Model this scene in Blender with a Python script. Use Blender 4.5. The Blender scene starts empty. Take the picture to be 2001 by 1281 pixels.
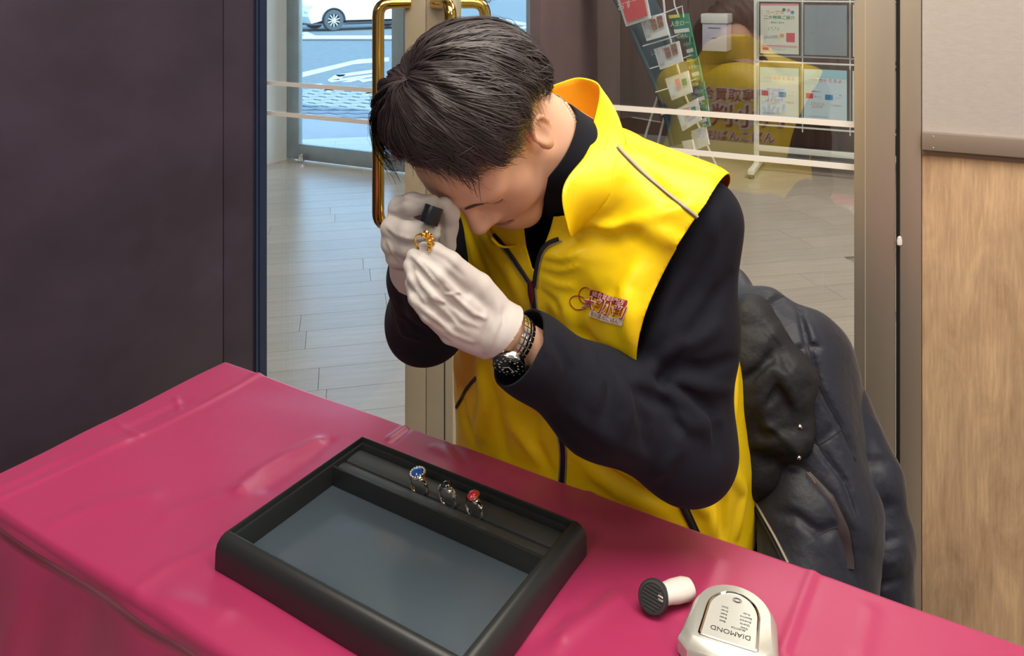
import bpy, bmesh, math, random, time
import numpy as np
from mathutils import Vector, Matrix, noise as mnoise
random.seed(7); np.random.seed(7)
SC = bpy.context.scene
COL = SC.collection
H, F, CX, V0 = 1.44, 1560.0, 1000.5, -30.0     # eye height (m), focal length (px), principal point (px) of the 2001 x 1281 frame

# ------------------------------------------------------------------ camera, world, sun, exposure
cam = bpy.data.cameras.new('camera'); cam.sensor_width = 36; cam.lens = 36 * F / 2001
cam.shift_y = -(640.5 - V0) / 2001; cam.clip_start = .05; cam.clip_end = 500
co = bpy.data.objects.new('camera', cam); COL.objects.link(co)
co.location = (0, 0, H); co.rotation_euler = (math.pi / 2, 0, 0); SC.camera = co
wd = bpy.data.worlds.new('sky'); SC.world = wd; wd.use_nodes = True
_n = wd.node_tree.nodes; _bg = _n['Background']
_sk = _n.new('ShaderNodeTexSky'); _sk.sky_type = 'NISHITA'; _sk.sun_disc = False
_sk.sun_elevation = math.radians(42); _sk.sun_rotation = math.radians(60); _sk.air_density = 1.0; _sk.dust_density = .6
wd.node_tree.links.new(_sk.outputs[0], _bg.inputs[0]); _bg.inputs[1].default_value = .50
sun = bpy.data.lights.new('sun', 'SUN'); sun.energy = 4.5; sun.angle = .01; sun.color = (1, .97, .92)
so = bpy.data.objects.new('sun', sun); COL.objects.link(so); so.rotation_euler = (math.radians(48), 0, math.radians(60))
def lamp(name, loc, size, power, color, rot=(0, 0, 0)):
    l = bpy.data.lights.new(name, 'AREA'); l.shape = 'RECTANGLE'; l.size, l.size_y = size; l.energy = power; l.color = color
    o = bpy.data.objects.new(name, l); COL.objects.link(o); o.location = loc; o.rotation_euler = rot; return o
WARM = (1.0, .90, .78)
lamp('ceiling_panel_lamp', (.30, .60, 2.66), (1.8, 1.2), 40, WARM)
lamp('ceiling_panel_lamp', (-1.2, -1.0, 2.66), (1.2, .6), 14, WARM)
lamp('ceiling_panel_lamp', (1.9, -1.0, 2.66), (1.2, .6), 18, WARM)
lamp('entry_fill_lamp', (2.9, 3.6, 3.90), (1.8, 1.2), 85, (1, .92, .82))  # unseen lobby fill lamps, added to brighten the entrance
lamp('entry_fill_lamp', (.4, 4.6, 3.90), (1.8, 1.2), 30, (1, .96, .92))
SC.view_settings.view_transform = 'Standard'; SC.view_settings.look = 'None'
SC.view_settings.gamma = 1; SC.view_settings.use_curve_mapping = False; SC.view_settings.exposure = .64

# ------------------------------------------------------------------ frames of reference
def P(u, v, Y): return Vector(((u - CX) / F * Y, Y, H - (v - V0) / F * Y))
WT = Vector((.898, -.440, 0)); WM = Vector((.440, .898, 0))            # along / across the glass wall
def wall(s, m, z=0): return WT * s + WM * m + Vector((0, 0, z))
def s_of(u, m):                                                        # where a view direction meets a plane parallel to the glass
    Y = m / (WM.x * (u - CX) / F + WM.y); return (WT.x * (u - CX) / F + WT.y) * Y
def z_of(u, v, m):
    Y = m / (WM.x * (u - CX) / F + WM.y); return H - (v - V0) / F * Y
MW = Matrix(((WT.x, WM.x, 0, 0), (WT.y, WM.y, 0, 0), (0, 0, 1, 0), (0, 0, 0, 1)))
TA = Vector((-.548, 1.526, .72)); TT = Vector((.860, -.511, 0)); TE = Vector((-.511, -.860, 0))
PO = Vector((.176, 1.313, 0)); PF = Vector((-.507, -.862, 0)); PL = Vector((.862, -.507, 0))
def Wd(l, f, z): return PO + PL * l + PF * f + Vector((0, 0, z))

# ------------------------------------------------------------------ objects
def link(name, me, m=None, parent=None, loc=None, label=None, cat=None, group=None, kind=None, smooth=None):
    o = bpy.data.objects.new(name, me); COL.objects.link(o)
    if m is not None and me is not None and not me.materials: me.materials.append(m)
    if parent is not None: o.parent = parent
    if loc is not None: o.location = loc
    if label: o['label'] = label
    if cat: o['category'] = cat
    if group: o['group'] = group
    if kind: o['kind'] = kind
    if smooth and me is not None: me.polygons.foreach_set('use_smooth', [True] * len(me.polygons))
    return o
def thing(name, label, cat, loc=(0, 0, 0), rz=0, group=None):
    o = link(name, None, None, None, loc, label, cat, group); o.rotation_euler = (0, 0, rz); o.empty_display_size = .1; return o
class MB:
    """collects shapes into one mesh"""
    def __init__(s): s.v = []; s.f = []; s.mi = []; s.cm = 0
    def add(s, vs, fs):
        b = len(s.v); s.v += [tuple(x) for x in vs]; s.f += [tuple(i + b for i in f) for f in fs]; s.mi += [s.cm] * len(fs); return s
    def box(s, lo, hi, M=None, bev=0):
        bm = bmesh.new(); bmesh.ops.create_cube(bm, size=1)
        lo = Vector(lo); hi = Vector(hi); c = (lo + hi) / 2; d = hi - lo
        for v in bm.verts: v.co = Vector((v.co.x * d.x, v.co.y * d.y, v.co.z * d.z)) + c
        if bev: bmesh.ops.bevel(bm, geom=bm.edges[:], offset=bev, segments=2, affect='EDGES', profile=.6)
        bm.verts.index_update()
        s.add([(M @ v.co) if M else v.co for v in bm.verts], [[v.index for v in f.verts] for f in bm.faces]); bm.free(); return s
    def tube(s, pts, r, n=10, cap=True, closed=False, up=None, sq=None):
        pts = [Vector(p) for p in pts]; N = len(pts); rs = r if isinstance(r, (list, tuple)) else [r] * N
        base = len(s.v); nrm = None; vs = []
        for i, p in enumerate(pts):
            t = (pts[(i + 1) % N] - pts[i - 1]) if closed else (pts[min(i + 1, N - 1)] - pts[max(i - 1, 0)])
            t.normalize()
            if nrm is None:
                a = Vector(up) if up else (Vector((0, 0, 1)) if abs(t.z) < .9 else Vector((1, 0, 0)))
                nrm = (a - t * a.dot(t)).normalized()
            else: nrm = (nrm - t * nrm.dot(t)).normalized()
            b = t.cross(nrm)
            for k in range(n):
                a = 2 * math.pi * (k + .5) / n
                q = sq or (1, 1)
                vs.append(p + nrm * math.cos(a) * rs[i] * q[0] + b * math.sin(a) * rs[i] * q[1])
        fs = []
        for i in range(N if closed else N - 1):
            for k in range(n):
                a0 = i * n + k; a1 = i * n + (k + 1) % n; j = (i + 1) % N
                fs.append((a0, a1, j * n + (k + 1) % n, j * n + k))
        if cap and not closed: fs.append(tuple(range(n))[::-1]); fs.append(tuple((N - 1) * n + k for k in range(n)))
        return s.add(vs, fs)
    def lathe(s, prof, n=32, M=None, cap=True):
        vs = []; fs = []
        for r, z in prof:
            for k in range(n):
                a = 2 * math.pi * k / n; p = Vector((r * math.cos(a), r * math.sin(a), z)); vs.append(M @ p if M else p)
        for i in range(len(prof) - 1):
            for k in range(n): fs.append((i * n + k, i * n + (k + 1) % n, (i + 1) * n + (k + 1) % n, (i + 1) * n + k))
        if cap: fs.append(tuple(range(n))[::-1]); fs.append(tuple((len(prof) - 1) * n + k for k in range(n)))
        return s.add(vs, fs)
    def prism(s, poly, z0, z1, M=None):
        n = len(poly); vs = [Vector((x, y, z0)) for x, y in poly] + [Vector((x, y, z1)) for x, y in poly]
        if M: vs = [M @ v for v in vs]
        return s.add(vs, [tuple(range(n))[::-1], tuple(range(n, 2 * n))] + [(i, (i + 1) % n, n + (i + 1) % n, n + i) for i in range(n)])
    def quad(s, a, b, c, d): return s.add([a, b, c, d], [(0, 1, 2, 3)])
    def mesh(s, name='mesh', smooth=True, mats=None):
        me = bpy.data.meshes.new(name); me.from_pydata(s.v, [], s.f); me.update()
        bm = bmesh.new(); bm.from_mesh(me); bmesh.ops.recalc_face_normals(bm, faces=bm.faces); bm.to_mesh(me); bm.free()
        if mats:
            for m in mats: me.materials.append(m)
            me.polygons.foreach_set('material_index', s.mi)
        if smooth:
            me.polygons.foreach_set('use_smooth', [True] * len(me.polygons))
            me.set_sharp_from_angle(angle=math.radians(38))
        return me
    def build(s, name, m, parent=None, smooth=True, **k): return link(name, s.mesh(name, smooth), m, parent, **k)
def text_mesh(body, size, M=None, ext=0, align='CENTER', offset=0):
    c = bpy.data.curves.new('lettering', 'FONT'); c.body = body; c.size = size; c.align_x = align; c.align_y = 'CENTER'
    c.extrude = ext; c.offset = offset; c.resolution_u = 3
    o = bpy.data.objects.new('lettering', c); COL.objects.link(o)
    me = bpy.data.meshes.new_from_object(o.evaluated_get(bpy.context.evaluated_depsgraph_get()))
    bpy.data.objects.remove(o)
    if M: me.transform(M)
    me.materials.clear()
    return me

# ------------------------------------------------------------------ materials
def mat(name, col, rough=.5, metal=0, spec=.5, noise=0, nscale=8, bump=0, bscale=40, sheen=0, coat=0, stretch=None, col2=None, trans=0, sss=0, var=0, bdist=.002, emit=0, spots=None):
    m = bpy.data.materials.new(name); m.use_nodes = True; nt = m.node_tree; N = nt.nodes; L = nt.links; b = N['Principled BSDF']
    b.inputs['Base Color'].default_value = (*col, 1); b.inputs['Roughness'].default_value = rough; b.inputs['Metallic'].default_value = metal
    b.inputs['Specular IOR Level'].default_value = spec
    if sheen: b.inputs['Sheen Weight'].default_value = sheen; b.inputs['Sheen Roughness'].default_value = .4
    if coat: b.inputs['Coat Weight'].default_value = coat; b.inputs['Coat Roughness'].default_value = .1
    if sss: b.inputs['Subsurface Weight'].default_value = sss; b.inputs['Subsurface Radius'].default_value = (.012, .005, .003); b.inputs['Subsurface Scale'].default_value = 1
    if emit: b.inputs['Emission Color'].default_value = (*col, 1); b.inputs['Emission Strength'].default_value = emit
    tc = N.new('ShaderNodeTexCoord'); mp = N.new('ShaderNodeMapping'); L.new(tc.outputs['Object'], mp.inputs[0])
    if stretch: mp.inputs['Scale'].default_value = stretch
    src = None
    if noise or col2:
        nz = N.new('ShaderNodeTexNoise'); nz.inputs['Scale'].default_value = nscale; nz.inputs['Detail'].default_value = 5; nz.inputs['Roughness'].default_value = .6
        L.new(mp.outputs[0], nz.inputs['Vector']); rp = N.new('ShaderNodeValToRGB'); L.new(nz.outputs[0], rp.inputs[0])
        c2 = col2 or tuple(max(0, c * (1 - noise)) for c in col); c1 = col if col2 else tuple(min(1, c * (1 + noise)) for c in col)
        rp.color_ramp.elements[0].position = .35; rp.color_ramp.elements[1].position = .65
        rp.color_ramp.elements[0].color = (*c1, 1); rp.color_ramp.elements[1].color = (*c2, 1); src = rp.outputs[0]
    if var:
        oi = N.new('ShaderNodeObjectInfo'); hs = N.new('ShaderNodeHueSaturation'); mr = N.new('ShaderNodeMapRange')
        mr.inputs['To Min'].default_value = 1 - var; mr.inputs['To Max'].default_value = 1 + var
        L.new(oi.outputs['Random'], mr.inputs[0]); L.new(mr.outputs[0], hs.inputs['Value'])
        if src: L.new(src, hs.inputs['Color'])
        else: hs.inputs['Color'].default_value = (*col, 1)
        src = hs.outputs[0]
    if src: L.new(src, b.inputs['Base Color'])
    if bump:
        nb = N.new('ShaderNodeTexNoise'); nb.inputs['Scale'].default_value = bscale; nb.inputs['Detail'].default_value = 4
        L.new(mp.outputs[0], nb.inputs['Vector']); bp = N.new('ShaderNodeBump'); bp.inputs['Strength'].default_value = bump; bp.inputs['Distance'].default_value = bdist
        L.new(nb.outputs[0], bp.inputs['Height']); L.new(bp.outputs[0], b.inputs['Normal'])
    return m
def glass_mat(name, refl=.12, tint=(1, 1, 1)):
    m = bpy.data.materials.new(name); m.use_nodes = True; nt = m.node_tree; N = nt.nodes; L = nt.links; N.clear()
    o = N.new('ShaderNodeOutputMaterial'); mx = N.new('ShaderNodeMixShader'); t = N.new('ShaderNodeBsdfTransparent'); g = N.new('ShaderNodeBsdfGlossy')
    t.inputs[0].default_value = (*tint, 1); g.inputs['Roughness'].default_value = .0
    lw = N.new('ShaderNodeLayerWeight'); lw.inputs['Blend'].default_value = .25
    mr = N.new('ShaderNodeMapRange'); mr.inputs['To Min'].default_value = refl; mr.inputs['To Max'].default_value = .9
    pw = N.new('ShaderNodeMath'); pw.operation = 'POWER'; pw.inputs[1].default_value = 3; L.new(lw.outputs['Facing'], pw.inputs[0])
    L.new(pw.outputs[0], mr.inputs[0]); L.new(mr.outputs[0], mx.inputs[0]); L.new(t.outputs[0], mx.inputs[1]); L.new(g.outputs[0], mx.inputs[2]); L.new(mx.outputs[0], o.inputs[0])
    return m

# ------------------------------------------------------------------ implicit surfaces: smooth unions of limbs, meshed as one continuous skin
def A(p): return np.array(p, dtype=float)
class RC:      # round cone
    def __init__(s, a, b, ra, rb=None):
        s.a = A(a); s.b = A(b); s.ra = ra; s.rb = ra if rb is None else rb; s.d = s.b - s.a; s.L2 = max(1e-9, float(s.d @ s.d))
    def __call__(s, p):
        q = p - s.a; t = np.clip(q @ s.d / s.L2, 0, 1); return np.linalg.norm(q - t[:, None] * s.d, axis=1) - (s.ra + (s.rb - s.ra) * t)
class EL:      # ellipsoid, R rows = axes
    def __init__(s, c, r, R=None): s.c = A(c); s.r = A(r); s.R = np.eye(3) if R is None else A(R)
    def __call__(s, p):
        q = (p - s.c) @ s.R.T; k0 = np.linalg.norm(q / s.r, axis=1); k1 = np.linalg.norm(q / (s.r ** 2), axis=1) + 1e-9; return k0 * (k0 - 1) / k1
class BX:      # rounded box
    def __init__(s, c, h, r, R=None): s.c = A(c); s.h = A(h) - r; s.r = r; s.R = np.eye(3) if R is None else A(R)
    def __call__(s, p):
        q = np.abs((p - s.c) @ s.R.T) - s.h; return np.linalg.norm(np.maximum(q, 0), axis=1) + np.minimum(q.max(axis=1), 0) - s.r
def smin(a, b, k):
    h = np.clip(.5 + .5 * (b - a) / k, 0, 1); return b * (1 - h) + a * h - k * h * (1 - h)
def blend(prims, k):
    def f(p):
        c = p.mean(axis=0); R = float(np.linalg.norm(p - c, axis=1).max()) if len(p) < 200000 else 9.
        if R < .25:
            dc = [float(q(c[None])[0]) for q in prims]; m = min(dc); use = [q for q, d in zip(prims, dc) if d < m + 2 * R * 1.1 + 2 * k]
        else: use = prims
        d = use[0](p)
        for q in use[1:]: d = smin(d, q(p), k)
        return d
    return f
def smax(a, b, k): return -smin(-a, -b, k)
def segd(p, a, b):
    a = A(a); b = A(b); d = b - a; q = p - a; t = np.clip(q @ d / max(1e-9, d @ d), 0, 1); return np.linalg.norm(q - t[:, None] * d, axis=1), t
def folds(f, segs):      # segs: polylines (3D points), amp (+ ridge, - groove), width
    SG = []
    for pts, amp, w in segs:
        if len(pts) < 2: continue
        q = np.array([A(x) for x in pts]); c = q.mean(axis=0); SG.append((q, amp, w, c, float(np.linalg.norm(q - c, axis=1).max())))
    def g(p):
        d = f(p); c = p.mean(axis=0); R = float(np.linalg.norm(p - c, axis=1).max())
        for q, amp, w, qc, qr in SG:
            if np.linalg.norm(c - qc) > R + qr + 3 * w: continue
            best = np.full(len(p), 9.); bt = np.zeros(len(p)); n = len(q) - 1
            for i in range(n):
                if np.linalg.norm(c - (q[i] + q[i + 1]) / 2) > R + np.linalg.norm(q[i + 1] - q[i]) + 3 * w: continue
                ds, t = segd(p, q[i], q[i + 1]); m = ds < best; best = np.where(m, ds, best); bt = np.where(m, (i + t) / n, bt)
            d = d - amp * np.exp(-(best / w) ** 2) * np.sin(np.pi * np.clip(bt * .92 + .04, 0, 1)) ** .6
        return d
    return g
def trace_many(uv, f, t0=.6, t1=2.6):
    uv = np.array(uv, dtype=float); d = np.stack([(uv[:, 0] - CX) / F, np.ones(len(uv)), -(uv[:, 1] - V0) / F], -1); d /= np.linalg.norm(d, axis=1)[:, None]
    o = A((0, 0, H)); t = np.full(len(uv), t0)
    for _ in range(70): t = np.minimum(t + f(o + d * t[:, None]) * .8, t1)
    return o + d * t[:, None], t < t1 - .01
def tp(pts, f, sub=3):   # a crease drawn in the photograph, laid on a surface
    out = []
    for i in range(len(pts) - 1):
        for k in range(sub): a = k / sub; out.append((pts[i][0] * (1 - a) + pts[i + 1][0] * a, pts[i][1] * (1 - a) + pts[i + 1][1] * a))
    out.append(pts[-1]); q, ok = trace_many(out, f); q = q[ok]
    if len(q) > 1:       # drop jumps in depth
        keep = [q[0]]
        for x in q[1:]:
            if np.linalg.norm(x - keep[-1]) < .08: keep.append(x)
        q = np.array(keep)
    return q
def crumple(f, amp, sc, seed=0, stretch=(1, 1, 1)):      # crisp cloth creases
    rs = np.random.RandomState(seed); K = rs.normal(size=(7, 3)) * sc * A(stretch); ph = rs.uniform(0, 6.28, 7)
    def g(p):
        w = p + .9 / sc * np.sin(p @ K[:3].T * .45 + ph[:3]); s = np.sin(w @ K[3:].T + ph[3:]); return f(p) + amp * (np.abs(s).mean(axis=1) - .63) * 2.2
    return g
def wob(f, amp, sc, seed=0, stretch=(1, 1, 1)):      # soft cloth unevenness
    rs = np.random.RandomState(seed); K = rs.normal(size=(9, 3)) * sc * A(stretch); ph = rs.uniform(0, 6.28, 9)
    def g(p):
        w = p + .5 / sc * np.sin(p @ K[:3].T * .7 + ph[:3])
        return f(p) + amp * (np.sin(w @ K.T + ph).sum(axis=1) / 3)
    return g
def sdf_arrays(f, lo, hi, h, c=8):
    lo = A(lo); hi = A(hi); B = c * h; nb = np.ceil((hi - lo) / B).astype(int)
    # coarse to fine: 4-block supercells first
    g = np.stack(np.meshgrid(*[np.arange(n) for n in nb], indexing='ij'), -1).reshape(-1, 3)
    ctr = lo + (g + .5) * B; act = []
    sup = {}
    key = (g // 4) @ np.array([1, 1000, 1000000]); uk, inv = np.unique(key, return_inverse=True)
    sc = np.zeros((len(uk), 3)); cnt = np.bincount(inv); 
    for a in range(3): sc[:, a] = np.bincount(inv, ctr[:, a]) / cnt
    ds = np.concatenate([f(sc[i:i + 1]) for i in range(len(sc))]); okk = np.abs(ds) < B * 4 * .87 * 1.15 + .01
    for i in np.nonzero(okk)[0]:
        idx = np.nonzero(inv == i)[0]; d = f(ctr[idx]); act.append(g[idx[np.abs(d) < B * .87 * 1.25 + .004]])
    act = np.concatenate(act)
    m = c + 1; loc = np.stack(np.meshgrid(*[np.arange(m)] * 3, indexing='ij'), -1)
    Nn = nb * c + 2; S = np.array([Nn[1] * Nn[2], Nn[2], 1], dtype=np.int64)
    VID = []; VP = []; ED = [[], [], []]; 
    corner = np.array([[i, j, k] for i in (0, 1) for j in (0, 1) for k in (0, 1)])
    edges = [(a, b) for a in range(8) for b in range(a + 1, 8) if np.abs(corner[a] - corner[b]).sum() == 1]
    for blk in act:
        gi = blk * c + loc.reshape(-1, 3); D = f(lo + gi * h).reshape(m, m, m)
        neg = D < 0
        if neg.all() or not neg.any(): continue
        cv = np.stack([D[a[0]:a[0] + c, a[1]:a[1] + c, a[2]:a[2] + c] for a in corner], -1).reshape(-1, 8)
        sg = (cv < 0).sum(1); w = np.nonzero((sg > 0) & (sg < 8))[0]
        if len(w):
            cw = cv[w]; acc = np.zeros((len(w), 3)); n = np.zeros(len(w))
            for a, b in edges:
                x = (cw[:, a] < 0) != (cw[:, b] < 0); t = np.where(x, cw[:, a] / np.where(x, cw[:, a] - cw[:, b], 1), 0)
                acc += x[:, None] * (corner[a] + t[:, None] * (corner[b] - corner[a])); n += x
            ci = np.stack(np.unravel_index(w, (c, c, c)), -1) + blk * c
            VID.append(ci @ S); VP.append(lo + (ci + acc / n[:, None]) * h)
        for ax in range(3):
            sl = [slice(0, c)] * 3; s2 = list(sl); s2[ax] = slice(1, c + 1)
            a = neg[tuple(sl)]; b = neg[tuple(s2)]; x = np.nonzero(a != b)
            if len(x[0]): ED[ax].append(np.concatenate([np.stack(x, -1) + blk * c, a[x][:, None]], 1))
    VID = np.concatenate(VID); VP = np.concatenate(VP); o = np.argsort(VID); VID = VID[o]; VP = VP[o]; Q = []
    for ax in range(3):
        if not ED[ax]: continue
        e = np.concatenate(ED[ax]); ci = e[:, :3]; u = (ax + 1) % 3; v = (ax + 2) % 3; q = []
        for du, dv in ((0, 0), (1, 0), (1, 1), (0, 1)):
            cc = ci.copy(); cc[:, u] -= du; cc[:, v] -= dv; q.append(cc @ S)
        q = np.stack(q, -1); pos = np.searchsorted(VID, q); pos = np.clip(pos, 0, len(VID) - 1); good = (VID[pos] == q).all(1)
        pos = pos[good]; s = e[good, 3] == 1; pos[~s] = pos[~s][:, ::-1]; Q.append(pos)
    return VP, np.concatenate(Q)
def to_mesh(name, V, Q):
    me = bpy.data.meshes.new(name); me.vertices.add(len(V)); me.vertices.foreach_set('co', V.astype(np.float32).ravel())
    n = len(Q); me.loops.add(n * 4); me.loops.foreach_set('vertex_index', Q.astype(np.int32).ravel())
    me.polygons.add(n); me.polygons.foreach_set('loop_start', np.arange(n, dtype=np.int32) * 4); me.polygons.foreach_set('loop_total', np.full(n, 4, dtype=np.int32))
    me.polygons.foreach_set('use_smooth', [True] * n); me.update(calc_edges=True); me.validate(); return me
def grad(f, p, e=1e-3):
    g = np.stack([f(p + A(d) * e) - f(p - A(d) * e) for d in ((1, 0, 0), (0, 1, 0), (0, 0, 1))], -1) / (2 * e); return g
def clip_arrays(V, Q, f, cut):       # keeps cut(p) > 0, the rim vertices pulled onto cut = 0
    c = cut(V); keepf = (c[Q] > 0).any(1) & (c[Q].min(1) > -.03); Q = Q[keepf]
    mv = np.unique(Q); mv = mv[c[mv] <= 0]; p = V[mv].copy()
    for _ in range(5):
        g = grad(cut, p); n = (g ** 2).sum(1); p -= (cut(p) / np.maximum(n, 1e-3))[:, None] * g
        g = grad(f, p); n = (g ** 2).sum(1); p -= (f(p) / np.maximum(n, 1e-3))[:, None] * g
    V = V.copy(); V[mv] = p
    u, inv = np.unique(Q, return_inverse=True); return V[u], inv.reshape(Q.shape)
def solid(V, Q, f, th):              # gives cloth a thickness inward
    g = grad(f, V); g /= np.maximum(np.linalg.norm(g, axis=1), 1e-6)[:, None]; n = len(V)
    E = np.concatenate([Q[:, [0, 1]], Q[:, [1, 2]], Q[:, [2, 3]], Q[:, [3, 0]]]); key = E[:, 0].astype(np.int64) * n + E[:, 1]; rk = E[:, 1].astype(np.int64) * n + E[:, 0]
    bd = E[~np.isin(key, rk)]
    side = np.stack([bd[:, 1], bd[:, 0], bd[:, 0] + n, bd[:, 1] + n], -1)
    return np.concatenate([V, V - g * th]), np.concatenate([Q, Q[:, ::-1] + n, side])
def trace(u, v, f, t0=.5, t1=3.0, lift=0):
    """where the line of sight through a photo pixel meets a surface"""
    q, ok = trace_many([(u, v)], f); return Vector(q[0]) if ok[0] else None
def shrink_to(f, pts, lift=.0, it=6):
    p = np.array([A(x) for x in pts])
    for _ in range(it):
        g = grad(f, p); n = np.maximum((g ** 2).sum(1), .05); p -= ((f(p) - lift) / n)[:, None] * g
    return p
# ------------------------------------------------------------------ materials of the place
M_glass = glass_mat('door_glass', .13, (.97, 1, .995)); M_glass2 = glass_mat('outer_door_glass', .03, (.85, .96, .99))
M_bronze = mat('champagne_anodised_aluminium', (.56, .49, .40), .40, .7, noise=.08, nscale=3, stretch=(1, 1, .2))
M_stile = mat('beige_anodised_aluminium', (.64, .57, .42), .45, .35, noise=.06, nscale=3)
M_steel_blue = mat('grey_aluminium', (.38, .44, .47), .4, .6, noise=.08, nscale=6)
M_brass = mat('polished_brass', (.62, .42, .12), .12, 1)
M_chrome = mat('polished_steel', (.72, .71, .68), .16, 1)
M_black_gap = mat('black_weather_strip', (.02, .02, .02), .8)
M_partition = mat('dark_plum_laminate', (.046, .032, .056), .38, noise=.22, nscale=3.2, stretch=(1, 1, 1.6), bump=.06, bscale=5, spec=.5)
M_navy = mat('navy_edge_strip', (.012, .025, .07), .35)
M_plank = mat('greige_wood_plank', (.47, .395, .32), .27, noise=.07, nscale=5, stretch=(.6, 9, 1), var=.05, bump=.03, bscale=30, spec=.5)
M_plank_gap = mat('plank_joint', (.26, .23, .2), .8)
M_ceiling = mat('white_ceiling', (.75, .74, .71), .9)
M_wallw = mat('off_white_wall', (.66, .66, .63), .8, noise=.03)
M_brown = mat('dark_brown_wall_panel', (.125, .062, .050), .42, noise=.25, nscale=2.2, stretch=(6, 6, .35))
M_brown2 = mat('mauve_wall_panel', (.23, .15, .15), .5, noise=.1, nscale=2.2)
M_greyp = mat('grey_fabric_panel', (.47, .43, .41), .75, noise=.04, nscale=60, bump=.12, bscale=300, stretch=(1, 1, 3))
M_rail = mat('taupe_metal_rail', (.30, .25, .205), .45, .3)
M_asphalt = mat('asphalt', (.15, .19, .21), .85, noise=.15, nscale=6)
M_road_paint = mat('white_road_paint', (.55, .58, .60), .7, noise=.05)
M_pave = mat('pale_pavement', (.52, .54, .57), .8, noise=.05, nscale=2)
M_paver = mat('grey_interlocking_paver', (.27, .32, .35), .8, var=.12)
M_white_strip = mat('white_film_strip', (.86, .84, .80), .5)
M_white_metal = mat('white_painted_metal', (.80, .80, .76), .35)

def laminate():
    m = bpy.data.materials.new('oak_laminate'); m.use_nodes = True; nt = m.node_tree; N = nt.nodes; L = nt.links; b = N['Principled BSDF']
    tc = N.new('ShaderNodeTexCoord'); mp = N.new('ShaderNodeMapping'); mp.inputs['Scale'].default_value = (6, 6, 1.3); L.new(tc.outputs['Object'], mp.inputs[0])
    n0 = N.new('ShaderNodeTexNoise'); n0.inputs['Scale'].default_value = 3; n0.inputs['Detail'].default_value = 8; n0.inputs['Roughness'].default_value = .65; n0.inputs['Distortion'].default_value = 1.2
    mp2 = N.new('ShaderNodeMapping'); mp2.inputs['Scale'].default_value = (120, 120, 9); L.new(tc.outputs['Object'], mp2.inputs[0])
    n1 = N.new('ShaderNodeTexNoise'); n1.inputs['Scale'].default_value = 2; n1.inputs['Detail'].default_value = 4
    L.new(mp.outputs[0], n0.inputs['Vector']); L.new(mp2.outputs[0], n1.inputs['Vector'])
    ad = N.new('ShaderNodeMath'); ad.operation = 'MULTIPLY_ADD'; ad.inputs[1].default_value = .45; L.new(n1.outputs[0], ad.inputs[0]); L.new(n0.outputs[0], ad.inputs[2])
    rp = N.new('ShaderNodeValToRGB'); L.new(ad.outputs[0], rp.inputs[0]); e = rp.color_ramp.elements
    e[0].position = .48; e[0].color = (.42, .27, .16, 1); e[1].position = .92; e[1].color = (.74, .52, .31, 1)
    k = rp.color_ramp.elements.new(.68); k.color = (.55, .375, .23, 1); k = rp.color_ramp.elements.new(.76); k.color = (.60, .41, .25, 1)
    L.new(rp.outputs[0], b.inputs['Base Color']); b.inputs['Roughness'].default_value = .42
    bp = N.new('ShaderNodeBump'); bp.inputs['Strength'].default_value = .25; bp.inputs['Distance'].default_value = .002; L.new(ad.outputs[0], bp.inputs['Height']); L.new(bp.outputs[0], b.inputs['Normal'])
    return m
M_oak = laminate()
def struct(name, mb, m, parent=None, smooth=True, label=None):
    o = mb.build(name, m, parent, smooth) if parent is not None else mb.build(name, m, None, smooth, kind='structure')
    if label: o['label'] = label
    return o
def wbox(mb, s0, s1, m0, m1, z0, z1, bev=0): return mb.box((s0, m0, z0), (s1, m1, z1), MW, bev)

GM = 1.75; OM = 5.10; BM = 6.85         # planes: shop glass, outer doors, brown wall
sMid = s_of(832, GM); sL = sMid - 1.12; sJ0 = s_of(1671, GM); sJ1 = s_of(1752, GM); sJ2 = s_of(1800, GM)
# floor: wooden planks, each with its own edges
fl = struct('floor', MB().box((-6, -3.2, -.12), (5.5, 7.2, -.012)), M_plank_gap, label='greige wood plank floor of shop and entrance lobby')
pm = MB().box((-.5992, -.0842, -.012), (.5992, .0842, 0), None, .0005).mesh('plank', False); pm.materials.append(M_plank)
ang = math.radians(12); ca, sa = math.cos(ang), math.sin(ang); rows = {}; spots = []
for j in range(-12, 60):
    off = random.choice((.0, .4, .8)) + j * .37
    for i in range(-8, 9):
        x = i * 1.2 + off % 1.2; y = j * .17; X = x * ca - y * sa + .2; Y = x * sa + y * ca + 1.2
        m_ = X * WM.x + Y * WM.y; u = CX + X / max(Y, .3) * F
        vis = max(V0 + (H * F) / (Y + .15), 0)
        if Y > 1.5 and Y < 7.6 and m_ < BM + .3 and 150 < u < 1850 and m_ > 1.1 and vis < max(760, 706 + .356 * (u - 440)) + 90: spots.append((Y, X, Y))
spots.sort()
for d, X, Y in spots[:300]:
    o = link('plank', pm, None, fl, (X, Y, 0)); o.rotation_euler = (0, 0, ang)
struct('ceiling', wbox(MB(), -9, 7, -6.5, GM + .06, 2.7, 2.8), M_ceiling)
struct('ceiling_lobby', wbox(MB(), -9, 7, GM + .06, BM + .4, 4.0, 4.1), M_ceiling)  # out of view, raised so daylight floods the lobby
struct('wall_back', MB().box((-6, -3.3, 0), (5.5, -3.2, 2.7)), M_wallw)
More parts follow.
